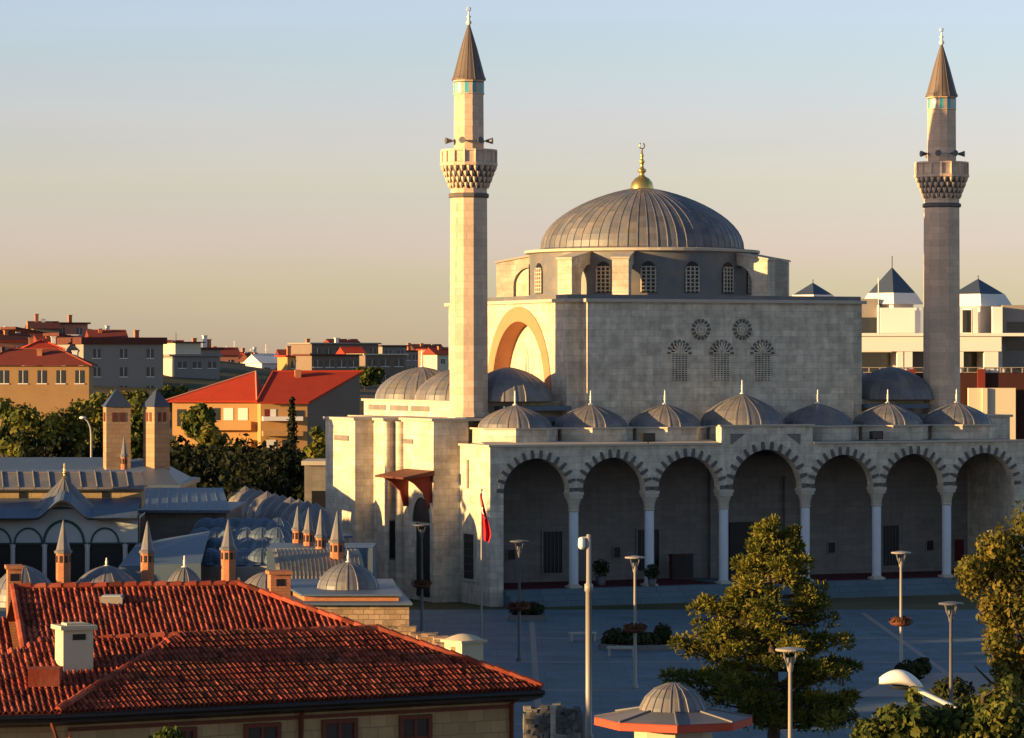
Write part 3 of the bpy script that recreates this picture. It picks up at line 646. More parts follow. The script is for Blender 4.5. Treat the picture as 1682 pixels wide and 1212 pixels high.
for p, q in ((Ec, Bc), (Bc, Cc), (Fc, Cc)): ridge(b, p - HO, q - HO, .10, 0)
lr = b.build('front_roof', [M['tile'], M['tile_old']], house)
b = MB(); tile_plane(b, hl(Gc, Ec, Bc, Ac), Gc - HO, Ec - HO, .15, .34, 0, .5); ridge(b, Ac - HO, Bc - HO, .10)
b.build('side_roof', M['tile'], house)
# upper roof
U1 = P(22, 968, 92.4); U2 = P(392, 963, 93.7); zu = 9.12; U1.z = U2.z = zu
du = (U2 - U1).normalized(); dn = Vector((du.y, -du.x, 0))
E1 = U1 + dn * 3.6 + Vector((0, 0, -1.35)); E2 = U2 + dn * 3.6 + du * 3.9 + Vector((0, 0, -1.35))
b = MB(); tile_plane(b, hl(E1, E2, U2, U1), E1 - HO, E2 - HO, .155, .36, 0, .55)
Bk2 = U2 - dn * 3.6 + du * 3.9 + Vector((0, 0, -1.35)); Bk1 = U1 - dn * 3.6 + Vector((0, 0, -1.35))
b.add(hl(U1, U2, Bk2, Bk1), [(0, 1, 2, 3)], 0, .4); b.add(hl(U2, E2, Bk2), [(0, 1, 2)], 0, .4)
ridge(b, U1 - HO, U2 - HO, .10); ridge(b, E2 - HO, U2 - HO, .10); ridge(b, E1 - HO, U1 - HO, .1)
ur = b.build('upper_roof', M['tile'], house)
b = MB(); c = P(185, 985, 92.2) - HO; b.box(c.x - .29, c.x + .29, c.y - .3, c.y + .3, c.z - .25, c.z + .1, 0); b.box(c.x - .25, c.x + .25, c.y - .33, c.y + .25, c.z + .1, c.z + .13, 1); b.build('skylight', [M['grey'], M['whitewash']], ur)
# lean roof at the far left
L1 = U1 + Vector((-.05, -.6, -.75)); L2 = L1 + Vector((-3.2, -.7, 0)); L3 = L2 + dn * 3 + Vector((0, 0, -1.0)); L4 = L1 + dn * 3 + Vector((0, 0, -1.0))
b = MB(); tile_plane(b, hl(L3, L4, L1, L2), L3 - HO, L4 - HO, .17, .36, 0, .6); b.build('end_roof', M['tile'], house)
# walls, eaves, windows
uf = (Fc - Ec).normalized(); nf = Vector((uf.y, -uf.x, 0)); ug = Vector((.974, .227, 0)); ng = Vector((ug.y, -ug.x, 0))
w0 = Ec - nf * .55 + uf * .35 - HO; w1 = Fc - nf * .55 - uf * .55 - HO; wg = Gc - ng * .55 - HO
b = MB()
bw = w1 - nf * 5.2 - uf * 1.0; bwl = wg - ng * 14
poly = [(wg.x, wg.y), (w0.x, w0.y), (w1.x, w1.y), (bw.x, bw.y), (bw.x - 2.6, bw.y + 7.3), (bwl.x + 3, bwl.y)]
b.prism(poly, 0, ZE - .12, 0); b.build('wall', M['ochre'], house)
b = MB(); zb, zt = ZE - .3, ZE - .03
for a_, c_, nn in ((Ec, Fc, nf), (Gc, Ec, ng)):
    d_ = (c_ - a_).normalized(); p = a_ - HO; q = c_ - HO
    b.add([(p + nn * o_ + Vector((0, 0, z - p.z))) for o_, z in ((.06, zt), (.06, zb + .08), (-.7, zb - .1), (-.7, zt))] + [(q + nn * o_ + Vector((0, 0, z - q.z))) for o_, z in ((.06, zt), (.06, zb + .08), (-.7, zb - .1), (-.7, zt))], [(0, 4, 5, 1), (1, 5, 6, 2), (3, 2, 6, 7), (0, 3, 7, 4), (0, 1, 2, 3), (4, 7, 6, 5)])
b.tube([Gc - HO + Vector((0, -.1, -.1)), Ec - HO + Vector((0, -.1, -.1)), Fc - HO + Vector((.05, -.1, -.1))], .07, 8)
b.build('eave', M['black'], house)
def on_front(px): k = (px - 841) / F; p = w0 + HO; t = (k * p.y - p.x) / (uf.x - k * uf.y); return t
for px0, px1 in ((290, 322), (400, 460), (528, 586), (655, 708)):
    t0, t1 = on_front(px0), on_front(px1); p = w0 + uf * t0; q = w0 + uf * t1; b = MB()
    def sl(o0, o1, z0, z1, a_, c_, mi): b.extrude([(a_ + nf * o0 + Vector((0, 0, z - a_.z))) for z in (z0, z1)] + [(c_ + nf * o0 + Vector((0, 0, z - c_.z))) for z in (z1, z0)], nf * (o1 - o0), mi)
    sl(.0, .02, 4.9, 6.45, p, q, 1)
    e = uf * .1; m_ = (p + q) / 2
    sl(.0, .08, 4.8, 6.55, p, p + e, 0); sl(0, .08, 4.8, 6.55, q - e, q, 0); sl(0, .08, 6.45, 6.55, p + e, q - e, 0); sl(0, .06, 4.9, 6.45, m_ - e * .4, m_ + e * .4, 0); sl(0, .055, 5.95, 6.02, p + e, q - e, 0)
    b.build('window', [M['wood'], M['glass']], house)
b = MB()
def beam(b, px0, px1, z0, z1, o):
    t0, t1 = on_front(px0), on_front(px1); p, q = w0 + uf * t0, w0 + uf * t1
    b.extrude([(p + Vector((0, 0, z - p.z))) for z in (z0, z1)] + [(q + Vector((0, 0, z - q.z))) for z in (z1, z0)], nf * o)
beam(b, 112, 842, 6.6, 6.68, .07); b.build('timber_band', M['wood'], house)
for px in (492, 838): b = MB(); t = on_front(px); p = w0 + uf * t + nf * .08; b.tube([p + Vector((0, 0, -p.z)), p + Vector((0, 0, 6.7 - p.z)), Vector((p.x, p.y, 6.9)) + nf * .4], .06, 8); b.build('drainpipe', M['wood'], house)
b = MB(); p = w0 + nf * .09 + uf * .12; b.tube([(p.x, p.y, 0), (p.x, p.y, 6.6)], .05, 8); b.build('drainpipe', M['brick'], house)
b = MB(); p = w0 + nf * .06; b.tube([(Ec.x - HO.x - .15, Ec.y - HO.y - .05, ZE - .2), (p.x - .1, p.y - .1, 6.3), (p.x + .05, p.y, 5.0), (p.x + .05, p.y, 0)], .05, 8); b.build('drainpipe', M['wood'], house)
# chimneys on the roof
c = P(120, 1096, 82.6) - HO; b = MB(); ra = R(24)
def rc(hw, hd, cx=0, cy=0): return [(c.x + (x * hw + cx) * math.cos(ra) - (y * hd + cy) * math.sin(ra), c.y + .2 + (x * hw + cx) * math.sin(ra) + (y * hd + cy) * math.cos(ra)) for x, y in ((-1, -1), (1, -1), (1, 1), (-1, 1))]
b.prism(rc(.37, .34), c.z - .6, c.z + .9, 0); b.prism(rc(.45, .42), c.z + .9, c.z + 1.0, 0); b.prism(rc(.25, .22), c.z + 1.0, c.z + 1.05, 0)
b.prism(rc(.16, .012, .02, -.345), c.z + .66, c.z + .8, 1)
b.build('chimney', [M['plaster'], M['black']], house)
c = P(74, 1106, 81.5) - HO; b = MB(); b.prism([(c.x - .36, c.y - .3), (c.x + .36, c.y - .15), (c.x + .36, c.y + .5), (c.x - .36, c.y + .35)], c.z - .3, c.z + .13); b.build('roof_hatch', M['tile'], house)
# the other chimneys, each on the roof behind the house
def stack(px0, px1, py0, py1, Y, name, m, label, cap=True):
    a, e = P(px0, py1, Y), P(px1, py0, Y); w = (e.x - a.x); b = MB()
    o = empty(name, label, 'chimney', ((a.x + e.x) / 2, Y, 0), R(12))
    b.box(-w / 2, w / 2, -.3, .35, 0, e.z - .1); b.build('shaft', m, o)
    b = MB(); b.box(-w / 2 - .05, w / 2 + .05, -.36, .41, e.z - .1, e.z); b.build('cap', M['trim'] if m is not M['brick'] else M['brick'], o)
    b = MB(); b.box(-.12, .12, -.31, -.295, e.z - .42, e.z - .22); b.build('flue_opening', M['black'], o)
    return o
stack(442, 475, 937, 988, 98, 'brick_chimney', M['brick'], 'plain pink brick chimney beside the right end of the upper tiled roof')
stack(12, 34, 928, 1000, 95.5, 'brick_chimney', M['brick'], 'narrow pink brick chimney at the left edge of the photo above the tiled roof')
o = empty('garden_chimney', 'cream plastered chimney with rounded top behind the right hip of the tiled house', 'chimney', (P(762, 1085, 108).x, 108, 0), R(40))
zt = P(762, 1048, 108).z; b = MB(); b.box(-.43, .43, -.43, .43, 0, zt - .12); b.build('shaft', M['plaster'], o)
b = MB(); b.box(-.52, .52, -.52, .52, zt - .12, zt - .04); b.lathe([(.6, zt - .04), (.4, zt + .06), (.2, zt + .12), (0, zt + .14)], 16, 0, 0, 0, 0, True); b.build('cap', M['plaster'], o)
b = MB(); b.box(-.45, -.432, -.1, .1, zt - .6, zt - .25); b.build('flue_opening', M['brick'], o)
b = MB(); random.seed(5)
def rocks(b, p, q, n, r):
    for i in range(n):
        u = i / max(1, n - 1); c = Vector(p).lerp(Vector(q), u) + Vector((random.uniform(-.15, .15), random.uniform(-.3, .3), random.uniform(-.1, .1))); k = r * random.uniform(.6, 1.3)
        vs = [c + Vector((x, y, z)) * k * random.uniform(.7, 1.1) for x in (-1, 1) for y in (-1, 1) for z in (-.8, .8)]
        b.add(vs, [(0, 1, 3, 2), (4, 6, 7, 5), (0, 4, 5, 1), (2, 3, 7, 6), (0, 2, 6, 4), (1, 5, 7, 3)], 0, random.random())
# garden wall running down to the right behind the house
b.extrude([P(640, 1034, 130), P(740, 1066, 122), Vector((*P(740, 1066, 122).xy, 0)), Vector((*P(640, 1034, 130).xy, 0))], (0, .5, 0), 0)
rocks(b, P(642, 1034, 130), P(735, 1063, 122.2), 18, .27)
b.build('rubble_garden_wall', M['rubble'], label='sunlit rubble stone wall stepping down behind the right side of the tiled house', cat='wall')
# ------------------------------------------------------------------ dervish cells: low lead roofed range with domes and chimneys
Yc = 168.96
def zat(py, Y): return EYE - (py - HY) / F * Y
cells = empty('dervish_cells', 'low stone range with lead domes and four pointed brick chimneys behind the tiled house', 'building', (0, 0, 0))
xr = P(672, 1000, 147.84).x
b = MB(); b.prism([(P(495, 0, 147.84).x, 147.84), (xr, 147.84), (xr - 1.2, 159.72), (P(440, 0, 159.72).x, 159.72)], 0, zat(993, 147.84)); b.build('end_wall', M['rubble'], cells)
b = MB(); zz = zat(993, 147.84); b.prism([(P(490, 0, 147.44).x, 147.44), (xr + .15, 147.44), (xr - 1.0, 160.12), (P(436, 0, 160.12).x, 160.12)], zz, zz + .1, 0)
b.prism([(P(500, 0, 148.63).x, 148.63), (P(655, 0, 148.63).x, 148.63), (P(640, 0, 158.4).x, 158.4), (P(452, 0, 158.4).x, 158.4)], zz + .1, zz + .32, 1); b.prism([(P(495, 0, 148.37).x, 148.37), (P(660, 0, 148.37).x, 148.37), (P(645, 0, 159.06).x, 159.06), (P(447, 0, 159.06).x, 159.06)], zz + .32, zz + .4, 0); b.build('end_coping', [M['leadroof'], M['brick']], cells)
def lead_dome(px, py_top, py_base, pr, Y, fin=None):
    c = P(px, py_base, Y); r = pr * Y / F; h = (py_base - py_top) * Y / F
    b = MB(); b.lathe([(r * 1.12, -.3), (r * 1.1, -.02)] + dome_prof(r, h, 9, .1), 20, c.x, c.y, c.z, 0, False, .3, 16, .03, .1, tv=.6); o = b.build('dome', M['lead'], cells)
    if fin: finial(o, c.x, c.y, c.z + h - .04, fin * Y / F, .09, M['ivory'])
    return o
lead_dome(40, 928, 985, 52, 155.76); lead_dome(175, 928, 985, 60, 161.04, 14); lead_dome(303, 930, 985, 34, 155.76, 20); lead_dome(438, 938, 985, 48, 153.12); lead_dome(572, 922, 968, 50, 152.46, 20)
b = MB(); b.prism([(P(-60, 0, 147.84).x, 147.84), (P(520, 0, 147.84).x, 147.84), (P(480, 0, 167.64).x, 167.64), (P(-60, 0, 167.64).x, 167.64)], 0, zat(985, 155.76) - .25); b.build('wall', M['stone_dark'], cells)
# lit vault roof with seams
b = MB(); random.seed(9)
p0, p1 = P(452, 960, 159.72), P(600, 968, 159.72); n, m = 22, 10
zb = zat(965, 161.04)
for i in range(n):
    x0, x1 = p0.x + (p1.x - p0.x) * i / n, p0.x + (p1.x - p0.x) * (i + 1) / n
    for j in range(m):
        a0, a1 = math.pi * .5 * j / m, math.pi * .5 * (j + 1) / m
        f = lambda a: (161.7 + 4.6 * (1 - math.cos(a)), zb + 1.5 * math.sin(a))
        (y0, z0), (y1, z1) = f(a0), f(a1); lift = 0
        off = lambda y: (y - 161.04) * -.12
        b.add([(x0 + off(y0), y0, z0 + lift), (x1 + off(y0), y0, z0 + lift), (x1 + off(y1), y1, z1 + lift), (x0 + off(y1), y1, z1 + lift)], [(0, 1, 2, 3)], 0, random.uniform(.3, .75))
        if i: b.add([(x0 + off(y0), y0, z0), (x0 + off(y0), y0 - .03, z0 + .05), (x0 + off(y1), y1 - .03, z1 + .05), (x0 + off(y1), y1, z1)], [(0, 1, 2, 3)], 0, .4)
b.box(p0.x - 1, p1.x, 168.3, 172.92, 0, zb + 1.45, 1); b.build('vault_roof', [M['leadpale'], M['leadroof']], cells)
def oct_chimney(px, py_tip, py_cap, py_base, pr, Y, parent, dirt=0):
    c = P(px, py_base, Y); k = Y / F; r = pr * k; zc, zt = zat(py_cap, Y), zat(py_tip, Y)
    b = MB(); b.lathe([(r, c.z - 1.2), (r, zc - .1)], 8, c.x, c.y, 0, 0, False, R(10)); o = b.build('chimney', M['brick'], parent)
    b = MB(); b.lathe([(r * 1.2, zc - .1), (r * 1.25, zc), (r * 1.0, zc + .06), (r * .95, zc + .1), (.04, zt - .1), (0, zt)], 8, c.x, c.y, 0, 0, False, R(10)); b.build('cone_cap', M['lead'], o)
    for a in range(8):
        an = R(10 + 22.5 + 45 * a); d = Vector((math.cos(an), math.sin(an), 0)); q = Vector((c.x, c.y, zc - .32)) + d * r * .925; t_ = Vector((-d.y, d.x, 0)) * r * .2
        if d.y < .3: bb = MB(); bb.extrude([q - t_ + Vector((0, 0, -.2)), q + t_ + Vector((0, 0, -.2)), q + t_ + Vector((0, 0, .12)), q - t_ + Vector((0, 0, .12))], d * .02); bb.build('flue_opening', M['black'], o)
    return o
for px, tip, cap, base, pr, Y in ((104, 853, 905, 975, 12, 159.72), (242, 855, 905, 965, 11, 162.36), (375, 852, 900, 960, 12, 162.36)): oct_chimney(px, tip, cap, base, pr, Y, cells)
for px, tip, cap, base, pr, Y in ((489, 830, 868, 930, 8.5, 172.92), (507, 833, 872, 935, 8.5, 170.28), (527, 835, 880, 940, 8.5, 167.64), (554, 838, 888, 945, 12, 163.68)): oct_chimney(px, tip, cap, base, pr, Y, cells)
# ------------------------------------------------------------------ pavilion with the wavy eave
pav = empty('eaved_pavilion', 'low arcaded pavilion with a lead roof whose wavy eave arches over its centre', 'building', (P(105, 0, 185).x, 185, 0), R(3))
K = 185 / F; X = lambda px: (px - 105) * K; Z = lambda py: zat(py, 185)
b = MB()
def eave(px):
    u = abs(px - 105) / 46.0; return Z(849) + (.95 * (.5 + .5 * math.cos(math.pi * min(1, u))) if u < 1 else 0)
pxs = [-140 + 6 * i for i in range(int((228 + 140) / 6) + 1)]
def arcs(): return [(-78, 24), (-38, 24), (-4, 24), (47, 24), (105, 35), (172, 24)]
for i in range(len(pxs) - 1):
    x0, x1 = X(pxs[i]), X(pxs[i + 1]); b.add([(x0, 0, Z(893)), (x1, 0, Z(893)), (x1, 0, eave(pxs[i + 1])), (x0, 0, eave(pxs[i]))], [(0, 1, 2, 3)])
b.add([(X(228), 0, 0), (X(228), 6, 0), (X(228), 6, Z(849)), (X(228), 0, Z(849))], [(0, 1, 2, 3)])
b.box(X(-140), X(228), .3, 6, 0, Z(852), 1)
b.build('wall', [M['whitewash'], M['black']], pav)
b = MB(); b.box(X(-140), X(228), -.02, -.003, Z(894), Z(891)); b.build('string_course', M['paint_green'], pav)
for pc, pr in arcs():
    b = MB(); r = pr * K; n = 14; hz = Z(893); f = 1.0 if pr < 30 else .95
    top = (Z(866) if pr < 30 else Z(853)) - hz
    for i in range(n):
        a0, a1 = math.pi * i / n, math.pi * (i + 1) / n
        b.extrude([(X(pc) + q * math.cos(a), -.05, hz + q / r * top * math.sin(a)) for q, a in ((r * .88, a0), (r, a0), (r, a1), (r * .88, a1))], (0, .06, 0))
    b.build('arch_trim', M['paint_green'], pav)
    b = MB(); n = 14; b.add([(X(pc), -.006, hz)] + [(X(pc) + r * .88 * math.cos(math.pi * i / n), -.006, hz + top * .88 * math.sin(math.pi * i / n)) for i in range(n + 1)], [tuple(range(n + 2))]); b.build('arch_panel', M['whitewash'], pav)
for px in (-58, -21, 21, 73, 143, 205):
    b = MB(); b.lathe([(.15, 0), (.13, Z(900)), (.2, Z(893))], 12, X(px), .16, 0, 0, True); b.build('column', M['marble'], pav)
b = MB()
for i in range(len(pxs) - 1):
    q = [(-1.0, eave(pxs[i]) - .02, eave(pxs[i + 1]) - .02), (0.6, eave(pxs[i]) + .42, eave(pxs[i + 1]) + .42), (3.5, Z(822), Z(822))]
    x0, x1 = X(pxs[i]), X(pxs[i + 1])
    for (ya, a0, a1), (yb, b0, b1) in zip(q[:-1], q[1:]): b.add([(x0, ya, a0), (x1, ya, a1), (x1, yb, b1), (x0, yb, b0)], [(0, 1, 2, 3)], 0, random.uniform(.35, .65), True)
    b.add([(x0, -1, q[0][1]), (x1, -1, q[0][2]), (x1, -1, q[0][2] - .12), (x0, -1, q[0][1] - .12)], [(3, 2, 1, 0)], 1)
    b.add([(x0, -1, q[0][1] - .12), (x1, -1, q[0][2] - .12), (x1, .1, q[0][2] - .06), (x0, .1, q[0][1] - .06)], [(3, 2, 1, 0)], 1)
b.build('eave_roof', [M['leadroof'], M['black']], pav)
b = MB(); c = X(102); b.lathe([(1.75, Z(836)), (1.35, Z(826)), (.95, Z(814)), (.6, Z(803)), (.3, Z(793)), (.1, Z(786)), (0, Z(785))], 16, c, 1.6, 0, 0, False, 0, 16, .03, .1, tv=.5); o = b.build('ogee_dome', M['lead'], pav); finial(o, c, 1.6, Z(787), 26 * K, .1, M['gold'])
b = MB(); b.box(X(-140), X(226), 3.5, 7, Z(840), Z(806), 0)
for px in (28, 166): b.box(X(px - 6), X(px + 6), 3.45, 3.52, Z(824), Z(812), 1)
b.build('clerestory', [M['ochre'], M['black']], pav)
b = MB(); random.seed(4)
for i in range(-6, 9):
    x0, x1 = X(i * 26 - 1), X(i * 26 + 24); yy, y2 = 2.9, 4.6; tn = random.uniform(.35, .7)
    b.add([(x0, yy, Z(804)), (x1, yy, Z(804)), (x1 - .25, y2, Z(779)), (x0 - .25, y2, Z(779))], [(0, 1, 2, 3)], 0, tn); b.add([(x0, yy, Z(804)), (x1, yy, Z(804)), (x1, yy, Z(807)), (x0, yy, Z(807))], [(3, 2, 1, 0)], 0, tn)
    b.tube([(x0 - .03, yy, Z(803)), (x0 - .28, y2, Z(778))], .05, 6, 0, .4)
b.box(X(-150), X(231), 3.0, 7.4, Z(808.5), Z(805), 0); b.box(X(-150), X(226), 4.5, 8.5, Z(806), Z(779.5), 0); b.build('panel_roof', M['lead'], pav)
# ------------------------------------------------------------------ kitchen with its two towers
kit = empty('kitchen_building', 'long lead roofed kitchen building carrying two tall square stone chimney towers', 'building', (0, 0, 0))
def wallbox(b, px0, px1, py0, Y, d, mi=0, py1=None): a = P(px0, py0, Y); e = P(px1, py0, Y); b.box(a.x, e.x, Y, Y + d, 0 if py1 is None else zat(py1, Y), a.z, mi)
b = MB(); wallbox(b, -80, 290, 795, 222, 14); b.build('wall', M['stone_dark'], kit)
b = MB(); a, e = P(-90, 782, 221.5), P(176, 782, 221.5); f = P(-90, 751, 228); g_ = P(176, 751, 228)
b.add([a, e, g_, f, (f.x, 235, f.z - .6), (g_.x, 235, g_.z - .6)], [(0, 1, 2, 3), (3, 2, 5, 4)]); b.build('roof', M['leadroof'], kit)
a, e = P(210, 796, 219), P(296, 796, 219); ap = P(255, 752, 226)
b = MB(); b.add([a, e, (e.x - .6, 233, a.z), (a.x, 233, a.z), ap, ap + Vector((-2, 0, -.1))], [(0, 1, 4, 5), (1, 2, 4), (2, 3, 5, 4), (3, 0, 5)]); b.box(a.x, e.x, 219, 233, a.z - .3, a.z - .01, 0); b.build('pyramid_roof', M['leadroof'], kit)
for px, pw, pt, pc, pbz, th in ((192, 20, 637, 668, 785, 14), (257, 15.5, 638, 668, 770, 42)):
    Y = 224; k = Y / F; c = P(px, pc, Y); w = pw * k; b = MB(); rot = lambda x, y: (c.x + x * math.cos(R(th)) - y * math.sin(R(th)), Y + x * math.sin(R(th)) + y * math.cos(R(th)))
    b.prism([rot(*q) for q in ((-w, -w), (w, -w), (w, w), (-w, w))], zat(pbz, Y) - 2, c.z); o = b.build('tower', M['tower'], kit)
    b = MB(); q = 1.14 * w; base = [(*rot(*p), c.z) for p in ((-q, -q), (q, -q), (q, q), (-q, q))]; mid = [(*rot(*p), c.z + .35) for p in ((-q * .72, -q * .72), (q * .72, -q * .72), (q * .72, q * .72), (-q * .72, q * .72))]; tip = [(c.x, Y, zat(pt, Y))]
    b.add(base + mid + tip, [(3, 2, 1, 0)] + [(i, (i + 1) % 4, 4 + (i + 1) % 4, 4 + i) for i in range(4)] + [(4 + i, 4 + (i + 1) % 4, 8) for i in range(4)]); b.build('tower_cap', M['slate'], o)
    for face in ((0, -1), (-1, 0), (1, 0)):
        for u in (-.32, .32):
            b = MB(); 
            pts = []
            for dx, z in ((u - .2, -.95), (u + .2, -.95), (u + .2, -.35), (u - .2, -.35)):
                x, y = (dx * w, -w * 1.01) if face[0] == 0 else (face[0] * w * 1.01, dx * w); pts.append((*rot(x, y), c.z + z))
            d_ = Vector((*rot(face[0] * .02, face[1] * .02), 0)) - Vector((*rot(0, 0), 0)); b.extrude(pts, d_); b.build('flue_opening', M['wood'], o)
oct_chimney(204, 715, 748, 790, 5.6, 216, kit)
# ------------------------------------------------------------------ long wing and its row of small domes
wingb = empty('museum_wing', 'long low wing with plain blue grey lead roof between the pavilion and the domed row', 'building', (0, 0, 0))
b = MB(); a = P(228, 842, 196); e = P(372, 842, 196); b.box(a.x, e.x, 196, 207, 0, a.z, 0); b.build('wall', M['stone_dark'], wingb)
b = MB(); a = P(222, 838, 195); e = P(378, 838, 195); f = P(232, 801, 206); g_ = P(366, 801, 206)
b.add([a, e, g_, f], [(0, 1, 2, 3)]); b.box(a.x, e.x, 195, 207, a.z - .15, a.z - .01); 
for u in range(1, 9):
    p, q = Vector(a).lerp(e, u / 9), Vector(f).lerp(g_, u / 9); b.tube([p, q], .035, 5)
b.build('roof', M['leadroof'], wingb)
b = MB(); p, q = P(234, 812, 203), P(352, 812, 203); b.tube([p, q], .05, 6); b.build('snow_rail', M['ivory'], wingb)
b = MB(); a = P(300, 930, 178); e = P(480, 930, 175); f = P(330, 862, 194); g_ = P(470, 862, 191)
b = MB(); random.seed(8); n = 14
for i in range(n):
    u0, u1 = i / n, (i + 1) / n; z = Vector((0, 0, .06 * (i % 2)))
    b.add([Vector(a).lerp(e, u0) + z, Vector(a).lerp(e, u1) + z, Vector(f).lerp(g_, u1) + z, Vector(f).lerp(g_, u0) + z], [(0, 1, 2, 3)], 0, random.uniform(.3, .7))
b.add([a, e, (e.x, e.y, 0), (a.x, a.y, 0)], [(3, 2, 1, 0)], 1); b.add([f, g_, (g_.x, g_.y, 0), (f.x, f.y, 0)], [(0, 1, 2, 3)], 1); b.add([a, f, (f.x, f.y, 0), (a.x, a.y, 0)], [(0, 1, 2, 3)], 1); b.add([e, g_, (g_.x, g_.y, 0), (e.x, e.y, 0)], [(3, 2, 1, 0)], 1)
b.build('lower_roof', [M['leadroof'], M['stone_dark']], wingb)
for j in range(4):
    for i in range(6):
        u, v = (i + .5 + .1 * (j % 2)) / 6.2, (j + .45) / 4
        c = Vector(a).lerp(e, u).lerp(Vector(f).lerp(g_, u), v); b = MB(); b.lathe([(.80, -.1), (.78, .06), (.70, .28), (.50, .5), (.25, .64), (0, .70)], 12, c.x, c.y, c.z, 0, False, .2, 12, .025, .1, tv=.6); b.build('dome', M['leadroof'], wingb)
b = MB(); b.add([P(195, 930, 174), P(330, 925, 174), P(345, 872, 183.5), P(225, 892, 183.5)], [(0, 1, 2, 3)]); a2 = P(195, 930, 174); e2 = P(330, 925, 174); b.add([a2, e2, (e2.x, 174, 0), (a2.x, 174, 0)], [(3, 2, 1, 0)]); b.build('side_roof', M['leadroof'], wingb)
row = empty('domed_row', 'receding row of small pointed lead domes above a dark arcade, left of the mosque', 'building', (0, 0, 0))
pA, pB = (362, 848, 222), (486, 885, 193)
A_, B_ = P(*pA), P(*pB); n = 10
b = MB(); dd = (B_ - A_); nn = Vector((-dd.y, dd.x, 0)).normalized() * -1
if nn.y < 0: nn = -nn
zt = 5.3
b.prism([(A_.x, A_.y), (B_.x, B_.y), (B_.x + nn.x * 3, B_.y + nn.y * 3), (A_.x + nn.x * 3, A_.y + nn.y * 3)], 0, zt, 0)
b.build('wall', M['ochre'], row)
b = MB(); q0 = A_ - nn * .5; q1 = B_ - nn * .5; b.prism([(q0.x, q0.y), (q1.x, q1.y), (B_.x + nn.x * 3.2, B_.y + nn.y * 3.2), (A_.x + nn.x * 3.2, A_.y + nn.y * 3.2)], zt, zt + .15); b.build('eave', M['leadroof'], row)
for i in range(n):
    c = A_ + dd * ((i + .5) / n) + nn * 1.4
    b = MB(); b.lathe([(1.25, zt + .15), (1.2, zt + .6), (1.0, zt + 1.1), (.65, zt + 1.5), (.25, zt + 1.75), (0, zt + 1.95)], 12, c.x, c.y, 0, 0, False, R(20), 8, .03, .1, tv=.6); b.build('dome', M['lead'], row)
    p = A_ + dd * ((i + .25) / n); q = A_ + dd * ((i + .75) / n); b = MB(); b.extrude([(p.x, p.y, zt - 1.5), (q.x, q.y, zt - 1.5), (q.x, q.y, zt - .5), (p.x * .5 + q.x * .5, p.y * .5 + q.y * .5, zt - .2), (p.x, p.y, zt - .5)], -nn * .03); b.build('arch_opening', M['black'], row)
# small annex beside the mosque
an = empty('stone_annex', 'small grey stone annex with a dark doorway, tucked against the mosque left end', 'building', (P(500, 0, 245).x, 245, 0))
k = 245 / F; b = MB(); b.box(0, 60 * k, 0, 6, 0, zat(764.1, 245)); b.build('wall', M['stone_dark'], an)
b = MB(); b.box(-.2, 62 * k, -.3, 6, zat(764, 245), zat(757, 245), 0); b.build('roof', M['trim'], an)
b = MB(); b.box(12 * k, 34 * k, -.03, .02, 0, zat(806, 245)); b.build('doorway', M['black'], an)
